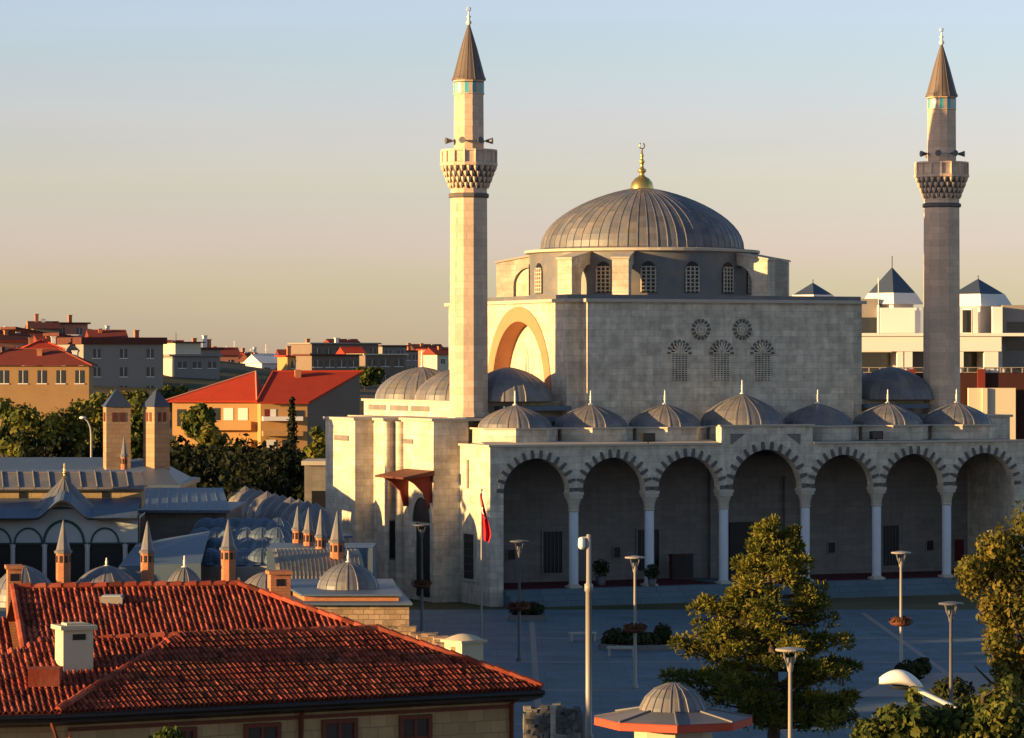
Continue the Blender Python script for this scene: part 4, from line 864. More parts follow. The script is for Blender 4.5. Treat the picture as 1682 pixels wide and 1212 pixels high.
# ------------------------------------------------------------------ town behind
def window_mesh(w, h): b = MB(); b.box(-w / 2, w / 2, -.05, .02, -h / 2, h / 2, 0); b.box(-w / 2 - .1, w / 2 + .1, -.12, .02, -h / 2 - .14, -h / 2, 1); b.box(-.04, .04, -.08, -.05, -h / 2, h / 2, 1); return b.mesh('window', [M['glass'], M['white']])
WM = {}
def bld(name, label, cat, px, Y, w, d, py_eave, wall, th=20, roof=None, roofm='redroof', rows=0, colsn=0, base=None, rh=2.0, chim=(), win=(1.2, 1.4), side=0, slab=None, group=None, over=.5, ridge_along=True):
    """house whose front left corner stands at column px; local x along the front, y into the house"""
    c = P(px, 0, Y); zg = hgt(c.x, c.y) if base is None else base; zt = zat(py_eave, Y)
    o = empty(name, label, cat, (c.x, c.y, 0), R(th), group)
    b = MB(); b.box(0, w, 0, d, zg - 4, zt); b.build('wall', M[wall], o); rf = None
    if roof == 'hip' or roof == 'gable':
        a = over; b = MB(); ins = min(w, d) / 2 if roof == 'hip' else 0; z0, z1 = zt + .05, zt + rh
        e = [(-a, -a, z0), (w + a, -a, z0), (w + a, d + a, z0), (-a, d + a, z0)]
        if roof == 'hip' or w >= d or ridge_along: r = [(ins - (a if not ins else 0), d / 2, z1), (w - ins + (a if not ins else 0), d / 2, z1)]
        b.add(e + r, [(0, 1, 5, 4), (2, 3, 4, 5), (1, 2, 5), (3, 0, 4), (3, 2, 1, 0)]); b.tube([r[0], r[1]], .16, 6, 0, .9)
        if roof == 'hip':
            for q in (0, 3): b.tube([e[q], r[0]], .13, 6, 0, .9)
            for q in (1, 2): b.tube([e[q], r[1]], .13, 6, 0, .9)
        rf = b.build('roof', M[roofm], o)
        if roof == 'gable': b = MB(); b.extrude([(0.02, .02, zt), (0.02, d - .02, zt), (.02, d / 2, z1 - .15)], (w - .04, 0, 0)); b.build('gable_wall', M[wall], o)
    elif roof == 'slab': b = MB(); b.box(-over, w + over, -over, d + over, zt + .003, zt + (slab or .5)); rf = b.build('roof', M[roofm], o)
    elif roof == 'shed': b = MB(); b.extrude([(-over, -over, zt + rh), (w + over, -over, zt + .2), (w + over, -over, zt - .1), (-over, -over, zt + rh - .5)], (0, d + 2 * over, 0)); rf = b.build('roof', M[roofm], o)
    for i, (fx, fy, hh) in enumerate(chim):
        b = MB(); b.box(w * fx - .35, w * fx + .35, d * fy - .35, d * fy + .35, zt, zt + hh); b.box(w * fx - .45, w * fx + .45, d * fy - .45, d * fy + .45, zt + hh, zt + hh + .15); b.build('chimney', M['brick' if i % 2 == 0 else 'white'], rf or o)
    key = win
    if key not in WM: WM[key] = window_mesh(*win)
    for r_ in range(rows):
        for q in range(colsn):
            v = bpy.data.objects.new('window', WM[key]); col.objects.link(v); v.parent = o; v.location = (w * (q + .5) / colsn, 0, zt - 1.5 - 3.0 * r_)
        for q in range(side):
            v = bpy.data.objects.new('window', WM[key]); col.objects.link(v); v.parent = o; v.location = (0, d * (q + .5) / side, zt - 1.5 - 3.0 * r_); v.rotation_euler = (0, 0, R(-90))
    return o
G = 'houses on the hillside behind the museum'
# big house with the red roof in the middle distance
Y = 455; k = Y / F
o = bld('house', 'large orange house with red tiled hip roof and balconies left of the mosque', 'house', 283, Y, 11.2, 9, 658, 'orange', -4, None, 'redroof', 0, 0)
z0_, z1_ = zat(657, Y), zat(610, Y); b = MB(); q_ = [(-.7, -.7, z0_), (11.3, -.7, z0_), (11.3, 9.5, z0_), (-.7, 9.5, z0_), (10.4, 4.5, z1_)]
b.add(q_, [(0, 1, 4), (1, 2, 4), (2, 3, 4), (3, 0, 4), (3, 2, 1, 0)]); b2_ = MB(); b2_.box(-.6, 11.2, -.62, 9.4, z0_ - .3, z0_ - .004, 0); b2_.build('eave', M['redroof'], o)
b.tube([q_[0], q_[4]], .14, 6, 1); b.tube([q_[1], q_[4]], .14, 6, 1); b.tube([q_[3], q_[4]], .14, 6, 1); b.build('roof', [M['redroof'], M['pinkr']], o)
def wbox(nm, p0, p1, y0, y1, m, yy, d=.1): a, e = (p0 - 283) * k, (p1 - 283) * k; b = MB(); b.box(a, e, yy - d, yy + .02, zat(y1, Y), zat(y0, Y)); b.build(nm, M[m], o)
for q in ((291, 305, 672, 700), (312, 330, 672, 690), (345, 352, 672, 690)): wbox('window', *q, 'glass', 0, .08)
wbox('balcony', 300, 415, 692, 706, 'orange', 0, 1.2); wbox('balcony', 300, 415, 722, 732, 'orange', 0, 1.2)
for q in ((318, 338), (345, 362), (368, 384), (392, 408)): wbox('balcony_window', *q, 670, 690, 'white' if q[0] != 345 else 'glass', 0, .06)
Y = 450; k = Y / F
o = bld('house', 'red roofed house wing with brown gable end beside the mosque dome', 'house', 428, Y, 6.1, 8, 660, 'orange', 10, None, 'redroof', 0, 0)
b = MB(); z0, z1 = zat(660, Y), zat(613, Y) + .2; b.add([(-.6, -.7, z0), (6.2, -.7, z0), (14.3, 8, z1), (2.5, 8, z1)], [(0, 1, 2, 3)]); b.add([(6.2, -.7, z0 - .25), (14.3, 8, z1 - .25), (14.3, 8, z1), (6.2, -.7, z0)], [(0, 1, 2, 3)]); b.add([(-.6, -.7, z0), (6.2, -.7, z0), (6.2, -.7, z0 - .25), (-.6, -.7, z0 - .25)], [(3, 2, 1, 0)]); b.tube([(2.5, 8, z1), (14.3, 8, z1)], .18, 6, 0, .9); b.tube([(-.6, -.7, z0), (2.5, 8, z1)], .15, 6, 0, .9); rr = b.build('roof', M['redroof'], o)
b = MB(); b.add([(6.0, 0, 0), (14, 8, 0), (14, 8, z1 - .3), (6.0, 0, z0 - .15)], [(0, 1, 2, 3)]); b.build('gable_wall', M['brownr'], o)
b = MB(); b.box(5.2, 6.0, 6.2, 7, z1 - 1.5, z1 + .25); b.build('chimney', M['brick'], rr)
b = MB(); b.box(.2, 5.4, -1.3, 0, zat(691, Y), zat(684, Y)); b.build('balcony', M['white'], o); b = MB(); b.box(.2, 5.4, -1.3, 0, zat(716, Y), zat(708, Y)); b.build('balcony', M['orange'], o)
for (a, e, y0, y1, m) in ((.5, 1.2, 672, 684, 'darkred'), (1.25, 2.0, 672, 684, 'white'), (4.6, 5.6, 674, 690, 'glass'), (.8, 2.0, 722, 738, 'white'), (2.8, 3.6, 722, 738, 'glass')): b = MB(); b.box(a, e, -.06, .02, zat(y1, Y), zat(y0, Y)); b.build('window', M[m], o)
# left hill
bld('house', 'ochre house with wide red hip roof and four dark windows on the left slope', 'house', -40, 480, 15.6, 9, 601, 'ochrewall', 3, 'hip', 'duskroof', 1, 6, rh=2.4, chim=((.55, .3, 2.2), (.86, .35, 2.0), (.18, .4, 2.5)), win=(1.2, 1.8), group=G)
bld('apartment_block', 'broad grey apartment block with dark brown roof slab on the left hill', 'building', 137, 560, 13.6, 12, 565, 'grey', 25, 'slab', 'brownroof', 3, 3, slab=1.1, chim=((.78, .4, 2.2),), win=(1.2, 1.5), group=G)
bld('house', 'dark roofed house directly left of the grey apartment block', 'house', 100, 585, 7, 8, 566, 'grey', 25, 'shed', 'brownroof', 2, 2, rh=2.0, win=(1.4, 1.2), group=G)
bld('house', 'salmon walled house at the far left edge with a lit gable', 'house', -25, 700, 7, 8, 555, 'pinkr', 24, 'gable', 'brownroof', 1, 2, rh=1.6, chim=((.3, .4, 2.6), (.8, .5, 2.2)), group=G)
bld('house', 'red house with sunlit left wall second from the left edge', 'house', 28, 690, 6, 8, 548, 'pinkr', 28, 'shed', 'brownroof', 1, 2, rh=1.4, chim=((.6, .4, 2.4),), group=G)
bld('house', 'pale pink low house in front of the salmon houses on the left hill', 'house', -10, 620, 5.5, 6, 562, 'pinkr', 20, 'slab', 'redroof', 1, 2, slab=.3, group=G)
bld('house', 'boxy dark red house with a lit top storey near the hill crest', 'house', 88, 720, 7.4, 8, 532, 'pinkr', 25, 'slab', 'brownroof', 1, 2, slab=.35, chim=((.65, .5, 1.8),), group=G)
bld('house', 'dark slope roofed house right of the boxy red house on the crest', 'house', 122, 730, 10, 9, 548, 'brownr', 25, 'shed', 'brownroof', 1, 3, rh=1.4, chim=((.3, .4, 1.6), (.85, .4, 1.6)), group=G)
bld('house', 'dark gabled house at the crest between the salmon and boxy red houses', 'house', 55, 715, 5.5, 8, 540, 'brownr', 18, 'gable', 'brownroof', 1, 2, rh=1.5, chim=((.25, .5, 3.0), (.5, .5, 2.0)), group=G)
bld('house', 'small cream house with white bay tucked below the hill crest', 'house', 98, 650, 3.0, 5, 551, 'cream', 14, 'slab', 'white', 1, 1, slab=.2, group=G)
bld('house', 'little red roofed house with two white chimneys behind the ochre house', 'house', 40, 560, 6, 6, 574, 'pinkr', 12, 'hip', 'redroof', 1, 2, rh=1.6, chim=((.2, .3, 1.8), (.8, .3, 2.0)), group=G)
# middle town
o = bld('apartment_block', 'grey stepped apartment block with a sunlit cream side and a lit penthouse', 'building', 287, 600, 8.2, 14, 585, 'grey', 25, 'slab', 'grey', 3, 3, slab=.35, win=(1.5, 1.1), group=G)
b = MB(); b.box(-.06, -.003, .3, 12, hgt(-58, 600) - 2, zat(589, 600)); b.build('side_wall', M['cream'], o)  # cream panel puts the sunlight on this face into its colour
b = MB(); b.box(.8, 5.5, 2, 9, zat(581.8, 600), zat(563, 600)); p_ = b.build('penthouse', M['cream'], o)
b = MB(); b.box(.2, 6.2, 1.4, 9.6, zat(563, 600) + .003, zat(561, 600)); b.tube([(2, 5, zat(561, 600)), (2, 5, zat(546, 600))], .06, 5); b.build('penthouse_roof', M['brownroof'], p_)
bld('apartment_block', 'dark blue grey upper block behind the stepped apartment block', 'building', 318, 640, 5.2, 10, 574, 'grey', 25, 'slab', 'brownroof', 1, 3, slab=.4, chim=((.3, .4, 2.0), (.7, .4, 2.5), (.85, .4, 1.8)), group=G)
bld('house', 'distant terracotta house right of the stepped apartment block', 'house', 368, 820, 7, 9, 587, 'pinkr', 22, 'hip', 'redroof', 1, 3, rh=1.4, chim=((.5, .4, 1.8),), group=G)
bld('house', 'distant brick red house with antennas behind the red hip roof', 'house', 398, 900, 8, 9, 585, 'pinkr', 25, 'slab', 'brownroof', 2, 3, slab=.3, chim=((.2, .4, 2.0), (.6, .4, 2.2)), group=G)
bld('house', 'bright white gabled house above the ridge of the red roofed house', 'house', 430, 700, 5.0, 7, 597, 'white', 32, 'gable', 'white', 1, 2, rh=1.8, group=G)
bld('house', 'second small white house touching the white gabled one', 'house', 452, 720, 3.5, 6, 595, 'white', 26, 'shed', 'grey', 1, 2, rh=1.2, group=G)
bld('house', 'orange house with a dark green balcony left of the long brown block', 'house', 472, 680, 5.5, 7, 586, 'orange', 20, 'slab', 'redroof', 2, 2, slab=.3, chim=((.2, .4, 2.0),), group=G)
bld('apartment_block', 'long brown apartment block with flat roof on the skyline left of the domes', 'building', 512, 720, 15, 12, 565, 'brownr', 25, 'slab', 'grey', 3, 6, slab=.3, chim=((.1, .5, 1.0), (.5, .4, 1.2)), group=G)
bld('apartment_block', 'dark flat roofed block at the right end of the long brown one', 'building', 628, 740, 5.5, 10, 569, 'grey', 25, 'slab', 'brownroof', 3, 2, slab=.3, group=G)
bld('house', 'low dark house with wide windows in front of the long brown block', 'house', 512, 640, 9.5, 8, 584, 'brownr', 25, 'slab', 'brownroof', 2, 4, slab=.3, win=(1.7, 1.2), group=G)
bld('house', 'brownish house with pale cornice just left of the wing domes', 'house', 600, 660, 8.3, 8, 583, 'brownr', 25, 'slab', 'cream', 2, 3, slab=.25, win=(1.7, 1.3), group=G)
bld('house', 'small red gabled house in front of the long brown block', 'house', 570, 690, 3.6, 6, 583, 'pinkr', 20, 'gable', 'redroof', 1, 1, rh=1.5, group=G)
bld('house', 'distant pink house beside the shaft of the left minaret', 'house', 702, 860, 5, 8, 575, 'pinkr', 18, 'slab', 'redroof', 3, 2, slab=.3, group=G)
bld('house', 'distant grey house left of the pink one beside the minaret', 'house', 664, 880, 6, 8, 577, 'grey', 25, 'slab', 'brownroof', 2, 3, slab=.3, chim=((.5, .5, 2.0),), group=G)
far = [(340, 760, 7, 584, 'pinkr', 'duskroof', 'distant house with dull red gable roof behind the dark blue grey block'),
 (383, 880, 6, 590, 'cream', 'duskroof', 'distant cream walled house below the terracotta house on the skyline'),
 (415, 780, 6, 594, 'brownr', 'brownroof', 'brown roofed house tucked left of the white gabled house'),
 (462, 840, 8, 586, 'pinkr', 'duskroof', 'distant dull red roofed house behind the orange house with green balcony'),
 (488, 900, 9, 581, 'brownr', 'brownroof', 'far brown house peeping over the orange house beside the long brown block'),
 (548, 900, 8, 568, 'grey', 'duskroof', 'far red roofed house peeping over the middle of the long brown block'),
 (640, 960, 9, 579, 'pinkr', 'duskroof', 'far red roofed house between the dark flat block and the wing domes'),
 (684, 940, 8, 576, 'brownr', 'brownroof', 'far dark gabled house directly left of the pink house by the minaret'),
 (718, 800, 6, 583, 'cream', 'duskroof', 'small cream house touching the edge of the left minaret'),
 (250, 760, 7, 572, 'pinkr', 'duskroof', 'dull red roofed house between the grey apartment block and the stepped one'),
 (68, 640, 6, 566, 'orange', 'duskroof', 'small orange house under the boxy dark red house on the hill'),
 (2, 655, 6, 560, 'brownr', 'brownroof', 'brown gabled house below the salmon house at the left edge'),
 (150, 700, 7, 556, 'brownr', 'duskroof', 'house with dull red gable just above the dark roofed slope house')]
for i, (px, Yq, w, py, wl_, rf_, lab) in enumerate(far):
    bld('house', lab, 'house', px, Yq, w, 7, py, wl_, (14, 22, 28)[i % 3], 'gable', rf_, 1, 2, rh=1.7, chim=((.3, .35, 1.9), (.75, .5, 1.6))[: 1 + i % 2], win=(1.0, 1.2), group=G)
random.seed(90)
for i in range(4):
    x = (372, 385, 437, 412)[i]; Yq = 790 + 12 * i; b = MB(); c = P(x, 600, Yq); b.tube([(0, 0, -6), (0, 0, zat((568, 560, 565, 573)[i], Yq))], .09, 6); b.tube([(-.5, 0, zat(574, Yq)), (.5, 0, zat(574, Yq))], .06, 5); o = b.build('antenna_mast', M['ivory']); o.location = (c.x, c.y, 0)
    tag(o, ('slim pale mast on the distant roofs, leftmost of the skyline masts', 'tallest slim pale mast on the distant skyline', 'slim pale mast rising above the white gabled house', 'short pale mast between the taller distant masts')[i], 'mast')
# slope of bare ochre earth below the ochre house
random.seed(95)
# ------------------------------------------------------------------ background trees
TG = 'trees between the museum and the hillside'
spec = [(12, 640, 345, 70, 'leaf', 'olive tree crown at the far left edge behind the kitchen roof'), (48, 650, 335, 66, 'hill_leaf', 'rounded green tree second from the left edge behind the kitchen roof'), (112, 642, 350, 90, 'hill_leaf', 'wide bright green tree left of the curved street lamp'), (75, 690, 318, 90, 'dark_shade_leaf', 'dark low tree in front of the left green trees'), (160, 636, 380, 60, 'hill_leaf', 'yellowish tree just left of the first stone tower'), (168, 700, 320, 50, 'dark_shade_leaf', 'dark tree between the curved lamp and the first stone tower'), (228, 645, 360, 60, 'leaf', 'green tree seen between the two stone towers'), (300, 705, 300, 60, 'dark_shade_leaf', 'dark tree right of the second stone tower'), (345, 690, 330, 70, 'hill_leaf', 'olive green tree in front of the orange house'), (385, 706, 292, 150, 'dark_shade_leaf', 'broad dark tree in front of the red roofed house'), (450, 722, 280, 140, 'dark_shade_leaf', 'almost black round tree left of the stone annex'), (470, 742, 270, 70, 'dark_shade_leaf', 'dark tree touching the stone annex roof'), (315, 725, 272, 110, 'dark_shade_leaf', 'dark tree behind the blue wing roof'), (410, 745, 262, 130, 'dark_shade_leaf', 'dark low tree above the row of small domes'), (522, 700, 330, 40, 'hill_leaf', 'small olive tree between the red roofed house and the mosque'), (330, 663, 440, 50, 'leaf', 'green tree on the slope beside the red hip roof'), (215, 640, 470, 70, 'hill_leaf', 'olive tree below the grey apartment block'), (280, 632, 500, 60, 'leaf', 'green tree under the cream apartment wall'), (600, 604, 600, 50, 'leaf', 'green tree below the brownish houses left of the domes')]
random.seed(101)
for px, pt, Y, pw, m, lab in spec:
    c = P(px, pt, Y); zg = hgt(c.x, c.y); h = c.z - zg; w = pw * Y / F * 1.15
    if h < 2: h = 3; zg = c.z - 3
    tree('leafy_tree', lab, 'tree', (c.x, Y, zg), h, w, h * .3, M[m], 30, 60, .30 * max(.8, Y / 330), TG, .7)
random.seed(120)
for px, pt, pb, Y, lab in ((480, 655, 745, 420, 'slim dark cypress in front of the orange house balcony'),):
    c = P(px, pt, Y); zg = zat(pb, Y) - 3; h = c.z - zg; o = empty('cypress_tree', lab, 'tree', (c.x, Y, zg)); b = MB(); b.tube([(0, 0, 0), (0, 0, h * .8)], [.15, .04], 6); b.build('trunk', M['bark'], o); b = MB()
    for i in range(16): z = h * (i + .5) / 16; r = .95 * math.sin(math.pi * min(1, .25 + .75 * (1 - i / 16))) * (1 - i / 17) ** .5 + .1; leaves(b, (0, 0, z), (r, r, h / 16), 70, .22)
    b.build('crown', M['dark_shade_leaf'], o)
# curved street lamp behind the kitchen roof
Y = 300; k = Y / F; c = P(150, 0, Y); o = empty('curved_street_lamp', 'curved grey street lamp standing in front of the green trees at left', 'street lamp', (c.x, Y, 0)); b = MB(); b.tube([(0, 0, 0), (0, 0, zat(715, Y)), (-.08, 0, zat(702, Y)), (-.3, 0, zat(692, Y)), (-.6, 0, zat(687, Y))], [.12, .09, .08, .07, .06], 8); b.build('pole', M['steel'], o)
b = MB(); b.ball((-.75, 0, zat(686, Y)), .3, 10, 0, True, .45); b.build('lamp_head', M['lampwhite'], o)
# ------------------------------------------------------------------ modern building behind the mosque
Y = 300; k = Y / F
o = empty('modern_building', 'white modern building with pyramid roofed towers behind the right end of the mosque', 'building', (P(1400, 0, Y).x, Y, 0), 0)
X = lambda px: (px - 1400) * k; Z = lambda py: zat(py, Y)
b = MB(); b.box(X(1290), X(1760), 5, 22, 0, Z(548), 0); b.box(X(1290), X(1760), 0, 5, 0, Z(612), 1); b.build('wall', [M['white'], M['maroon']], o)
b = MB(); b.box(X(1290), X(1690), -.2, 5, Z(552), Z(547)); b.box(X(1290), X(1645), .0, 1.0, Z(577), Z(553)); b.build('terrace_beam', M['white'], o)
for p0, p1 in ((1474, 1484), (1486, 1499), (1575, 1583), (1617, 1640)): b = MB(); b.box(X(p0), X(p1), .1, .9, Z(612), Z(577.2)); b.build('column', M['white'], o)
for p0, p1 in ((1300, 1472), (1499, 1575), (1583, 1617)): b = MB(); b.box(X(p0), X(p1), 4.9, 4.99, Z(611), Z(578)); b.build('window', M['glass'], o)
b = MB()
for i in range(24): b.box(X(1300 + i * 18), X(1302 + i * 18), -.15, -.1, Z(612), Z(604))
b.box(X(1300), X(1760), -.16, -.09, Z(604), Z(603)); b.build('railing', M['steel'], o)
for px in (1497, 1611): b = MB(); b.box(X(px - 6), X(px + 6), -.5, -.003, 0, Z(606)); b.build('red_pier', M['darkred'], o)
b = MB(); b.box(X(1588), X(1665), -1.2, -.51, 0, Z(637)); b.box(X(1610), X(1618), -1.5, -1.203, 0, Z(637)); b.build('lower_wall', M['cream'], o)
b = MB(); b.box(X(1400), X(1520), 5.5, 12, Z(548), Z(520)); b.build('glazed_terrace', M['glass'], o)
b = MB(); b.box(X(1455), X(1522), 4.5, 12, Z(546), Z(504)); b.box(X(1406), X(1455), 7, 14, Z(520), Z(488), 1); b.build('upper_wall', [M['white'], M['grey']], o)
for px, pa, pe, pb, hw, pr, Yd in ((1355, 459, 480, 494, 34, 45, 12), (1484, 434, 478, 497, 40, 45, 9), (1622, 455, 481, 502, 44, 45, 6)):
    c = Vector((X(px), Yd, 0)); r = hw * k * 1.06; sq = lambda q: [(c.x + q * math.cos(R(90 * i - 3)), c.y + q * math.sin(R(90 * i - 3))) for i in range(4)]
    b = MB(); b.prism(sq(r * .85), Z(560), Z(pb) + .01); t_ = b.build('tower', M['white'], o)
    b = MB(); lo, hi = sq(r * 1.25), sq(r * .95); b.add([(x, y, Z(pb)) for x, y in lo] + [(x, y, Z(pe)) for x, y in hi], [(3, 2, 1, 0), (4, 5, 6, 7)] + [(i, (i + 1) % 4, 4 + (i + 1) % 4, 4 + i) for i in range(4)]); b.build('fascia', M['white'], t_)
    b = MB(); q = [(x, y, Z(pe) + .02) for x, y in sq(r * .93)]; b.add(q + [(c.x, c.y, Z(pa))], [(i, (i + 1) % 4, 4) for i in range(4)]); b.tube([(c.x, c.y, Z(pa) - .1), (c.x, c.y, Z(pa) + (1.0 if px == 1484 else .3))], .05, 6); b.build('pyramid_roof', M['slate'], t_)
for p0, p1, yy in ((1578, 1586, 2), (1604, 1612, 2.2), (1636, 1652, 2)): b = MB(); b.box(X(p0), X(p1), yy, yy + 1, Z(548) if p0 < 1630 else Z(612), Z(503)); b.build('column', M['white'], o)
b = MB(); b.box(X(1586), X(1604), 3.4, 3.5, Z(546), Z(508)); b.build('window', M['glass'], o)
b = MB(); b.box(X(1655), X(1760), 3, 9, Z(603), Z(500)); b.build('grey_wing', M['grey'], o)
for z0, z1 in ((545, 528), (575, 560)): b = MB(); b.box(X(1662), X(1760), 2.95, 2.99, Z(z0), Z(z1)); b.build('window', M['glass'], o)
b = MB(); b.tube([(X(1449), 3, Z(548)), (X(1449), 3, Z(455))], .05, 6); b.tube([(X(1449), 3, Z(548)), (X(1449), 3, Z(500))], .12, 8); b.build('flue_pipe', M['ivory'], o)
# ------------------------------------------------------------------ trees outside the left edge that throw the long evening shade
random.seed(130)
for x, y, h, w in ((-27, 102, 5.4, 6), (-27, 108, 5.6, 6), (-27.5, 115, 6.2, 6.5), (-28, 122, 6.2, 6.5), (-29, 130, 6.4, 7), (-29, 138, 6.2, 7), (-29.5, 146, 6.4, 7), (-31, 155, 6.4, 7), (-32, 164, 7.0, 8), (-33, 173, 8.6, 8.5), (-34.5, 181, 9.4, 9), (-36, 189, 10.2, 9), (-38, 197, 11.0, 9), (-40, 205, 11.6, 9), (-42, 214, 9.4, 9), (-44, 223, 8.0, 9)):
    tree('leafy_tree', 'leafy tree in the row left of the museum, outside the photo', 'tree', (x, y, 0), h, w, h * .16, M['leaf'], 60, 60, .48, 'row of trees left of the museum', .9)
# ------------------------------------------------------------------ lamps
def lamp(pxc, py_base, label, basket=False, h=6.1, m='steel'):
    Y = F * EYE / (py_base - HY); x = (pxc - 841) / F * Y
    o = empty('street_lamp', label, 'street lamp', (x, Y, 0), 0, 'flat topped street lamps on the plaza')
    b = MB(); b.lathe([(.16, 0), (.16, .12), (.09, .2), (.075, 2.5), (.06, h - .75), (.09, h - .7), (.12, h - .45)], 12, 0, 0, 0, 0, True); b.build('pole', M[m], o)
    b = MB(); b.lathe([(.1, h - .55), (.13, h - .3), (.1, h - .28)], 10, 0, 0, 0, 0, True)
    for a in range(4):
        d = Vector((math.cos(R(45 + 90 * a)), math.sin(R(45 + 90 * a)), 0)); b.tube([d * .08 + Vector((0, 0, h - .6)), d * .22 + Vector((0, 0, h - .35)), d * .3 + Vector((0, 0, h - .06))], .022, 6)
    b.build('lamp_arms', M['darksteel'], o)
    b = MB(); b.lathe([(.46, h - .07), (.48, h - .04), (.46, h), (.1, h + .05), (0, h + .05)], 20, 0, 0, 0, 0, False); b.lathe([(0, h - .07), (.46, h - .07)], 20, 0, 0, 0, 0); b.build('lamp_head', M[m], o)
    if basket:
        b = MB(); b.lathe([(.1, 2.55), (.45, 2.62), (.55, 2.75), (.1, 2.75)], 14, 0, 0, 0, 0, True); k = b.build('flower_basket', M['wood'], o)
        b = MB(); random.seed(int(pxc)); leaves(b, (0, 0, 2.82), (.58, .58, .22), 260, .09); b.build('flowers', M['basketleaf'], k)
    return o
lamp(693, 1042, 'shade-darkened street lamp with a flower basket, standing before the canopied side door', True, m='darksteel')  # lamp stands in shade, put into its colour by the darker steel
lamp(853, 1086, 'street lamp with a flower basket in front of the leftmost portico arch', True, m='darksteel')  # darker steel here too, shade put into the lamp's colour
lamp(1043, 1130, 'street lamp with a flower basket beside the low planter bed with benches', True)
lamp(1480, 1117, 'street lamp with a flower basket between the pine and the right hand tree', True)
lamp(1562, 1256, 'street lamp whose head stands just left of the right hand tree crown', m='darksteel')
lamp(1298, 1382, 'nearest street lamp, standing in front of the right side of the pine')
lamp(1636, 1058, 'street lamp mostly hidden behind the right hand tree')
# camera mast
Y = 140.0; x = P(967, 0, Y).x
o = empty('camera_mast', 'tall pale steel mast carrying a white security camera left of the pine', 'camera mast', (x, Y, 0))
zt = zat(878, Y); b = MB(); b.lathe([(.2, 0), (.2, .1), (.13, .15), (.125, zt - 2.3), (.17, zt - 2.28), (.17, zt - 2.0), (.1, zt - 1.96), (.09, zt), (0, zt + .02)], 14, 0, 0, 0, 0, True); b.build('mast', M['steel'], o)
b = MB(); b.tube([(0, 0, zt - .12), (-.28, -.05, zt - .12)], .035, 8); b.lathe([(.05, -.1), (.13, -.14), (.15, -.3), (.15, -.42)], 12, -.28, -.05, zt, 0, True); b.ball((-.28, -.05, zt - .45), .15, 12); b.build('security_camera', M['lampwhite'], o)
# flag
Y = 186.0; x = P(791, 0, Y).x; k = Y / F
o = empty('flagpole', 'thin flagpole with a drooping red flag before the portico left end', 'flagpole', (x, Y, 0)); zt = zat(806, Y)
b = MB(); b.lathe([(.06, 0), (.05, zt * .5), (.035, zt)], 8, 0, 0, 0, 0, True); b.ball((0, 0, zt + .05), .07); b.build('pole', M['steel'], o)
fb = MB(); nu, nv = 12, 26; L = 78 * k; W = .42
def fp(u, v):
    w = W * (.25 + .75 * min(1, v * 1.3)) if v < .85 else W * (1 - (v - .85) * 2.2)
    return Vector((-.10 + u * w + .22 * v, -.05 + .10 * math.sin(u * 9 + v * 2) - .02, zt - .1 - v * L - .12 * u))
vs = [fp(i / nu, j / nv) for j in range(nv + 1) for i in range(nu + 1)]
for j in range(nv):
    for i in range(nu):
        fb.add([vs[j * (nu + 1) + i], vs[j * (nu + 1) + i + 1], vs[(j + 1) * (nu + 1) + i + 1], vs[(j + 1) * (nu + 1) + i]], [(0, 1, 2, 3)], 0, .5 + .3 * math.sin(i))
f_ = fb.build('flag', M['flag'])
f_.location = (x, Y, 0); tag(f_, 'red flag with white crescent and star hanging limp on its pole', 'flag')
b = MB()
def em(uc, vc, pts):  # emblem points follow the cloth, a little in front of it
    b.add([fp(uc + p[0], vc + p[1]) + Vector((0, -.05, 0)) for p in pts], [tuple(range(len(pts)))])
n = 16; out = [(.34 * math.cos(R(50 + 260 * i / n)), .075 * math.sin(R(50 + 260 * i / n))) for i in range(n + 1)]; inn = [(.09 + .27 * math.cos(R(62 + 236 * i / n)), .060 * math.sin(R(62 + 236 * i / n))) for i in range(n + 1)]
for i in range(n): em(.45, .36, [out[i], out[i + 1], inn[i + 1], inn[i]])
st = [((.24 if i % 2 == 0 else .10) * math.cos(R(90 + 36 * i)), (.042 if i % 2 == 0 else .017) * math.sin(R(90 + 36 * i))) for i in range(10)]
for i in range(10): em(.55, .50, [(0, 0), st[i], st[(i + 1) % 10]])
b.build('crescent_and_star', M['flagwhite'], f_)
# cobra street light in the right foreground
Y = 66.0; k = Y / F
o = empty('street_light', 'large white cobra head street light rising out of the foreground foliage at right', 'street light', (P(1640, 0, Y).x, Y, 0))
hx, hz = (1480 - 1640) * k, zat(1122, Y); b = MB(); b.lathe([(.12, 0), (.09, zat(1215, Y) - .2)], 12, 0, 0, 0, 0, True); b.tube([(0, 0, zat(1215, Y) - .3), ((1610 - 1640) * k, 0, zat(1185, Y)), ((1560 - 1640) * k, 0, zat(1158, Y)), ((1510 - 1640) * k, 0, zat(1134, Y)), (hx + .15, 0, hz)], [.07, .06, .05, .045, .045], 10); b.build('pole', M['lampwhite'], o)
b = MB(); n = 12
for i in range(n):
    pass
prof = []
for i in range(13):
    u = i / 12; w = .34 * math.sin(math.pi * min(1, .08 + u * .92)) ** .6; prof.append((u, w))
vs = []
for u, w in prof:
    cx, cz = hx - .42 + u * .85, hz + .02 - .10 * u + .10 * math.sin(math.pi * u) ; 
    for a in range(12): t_ = 2 * math.pi * a / 12; vs.append((cx, w * .6 * math.cos(t_), cz + (w * .55 * math.sin(t_) if math.sin(t_) > 0 else w * .3 * math.sin(t_))))
b.add(vs, [(i * 12 + a, i * 12 + (a + 1) % 12, (i + 1) * 12 + (a + 1) % 12, (i + 1) * 12 + a) for i in range(12) for a in range(12)], 0, .5, True); h_ = b.build('lamp_head', M['lampwhite'], o)
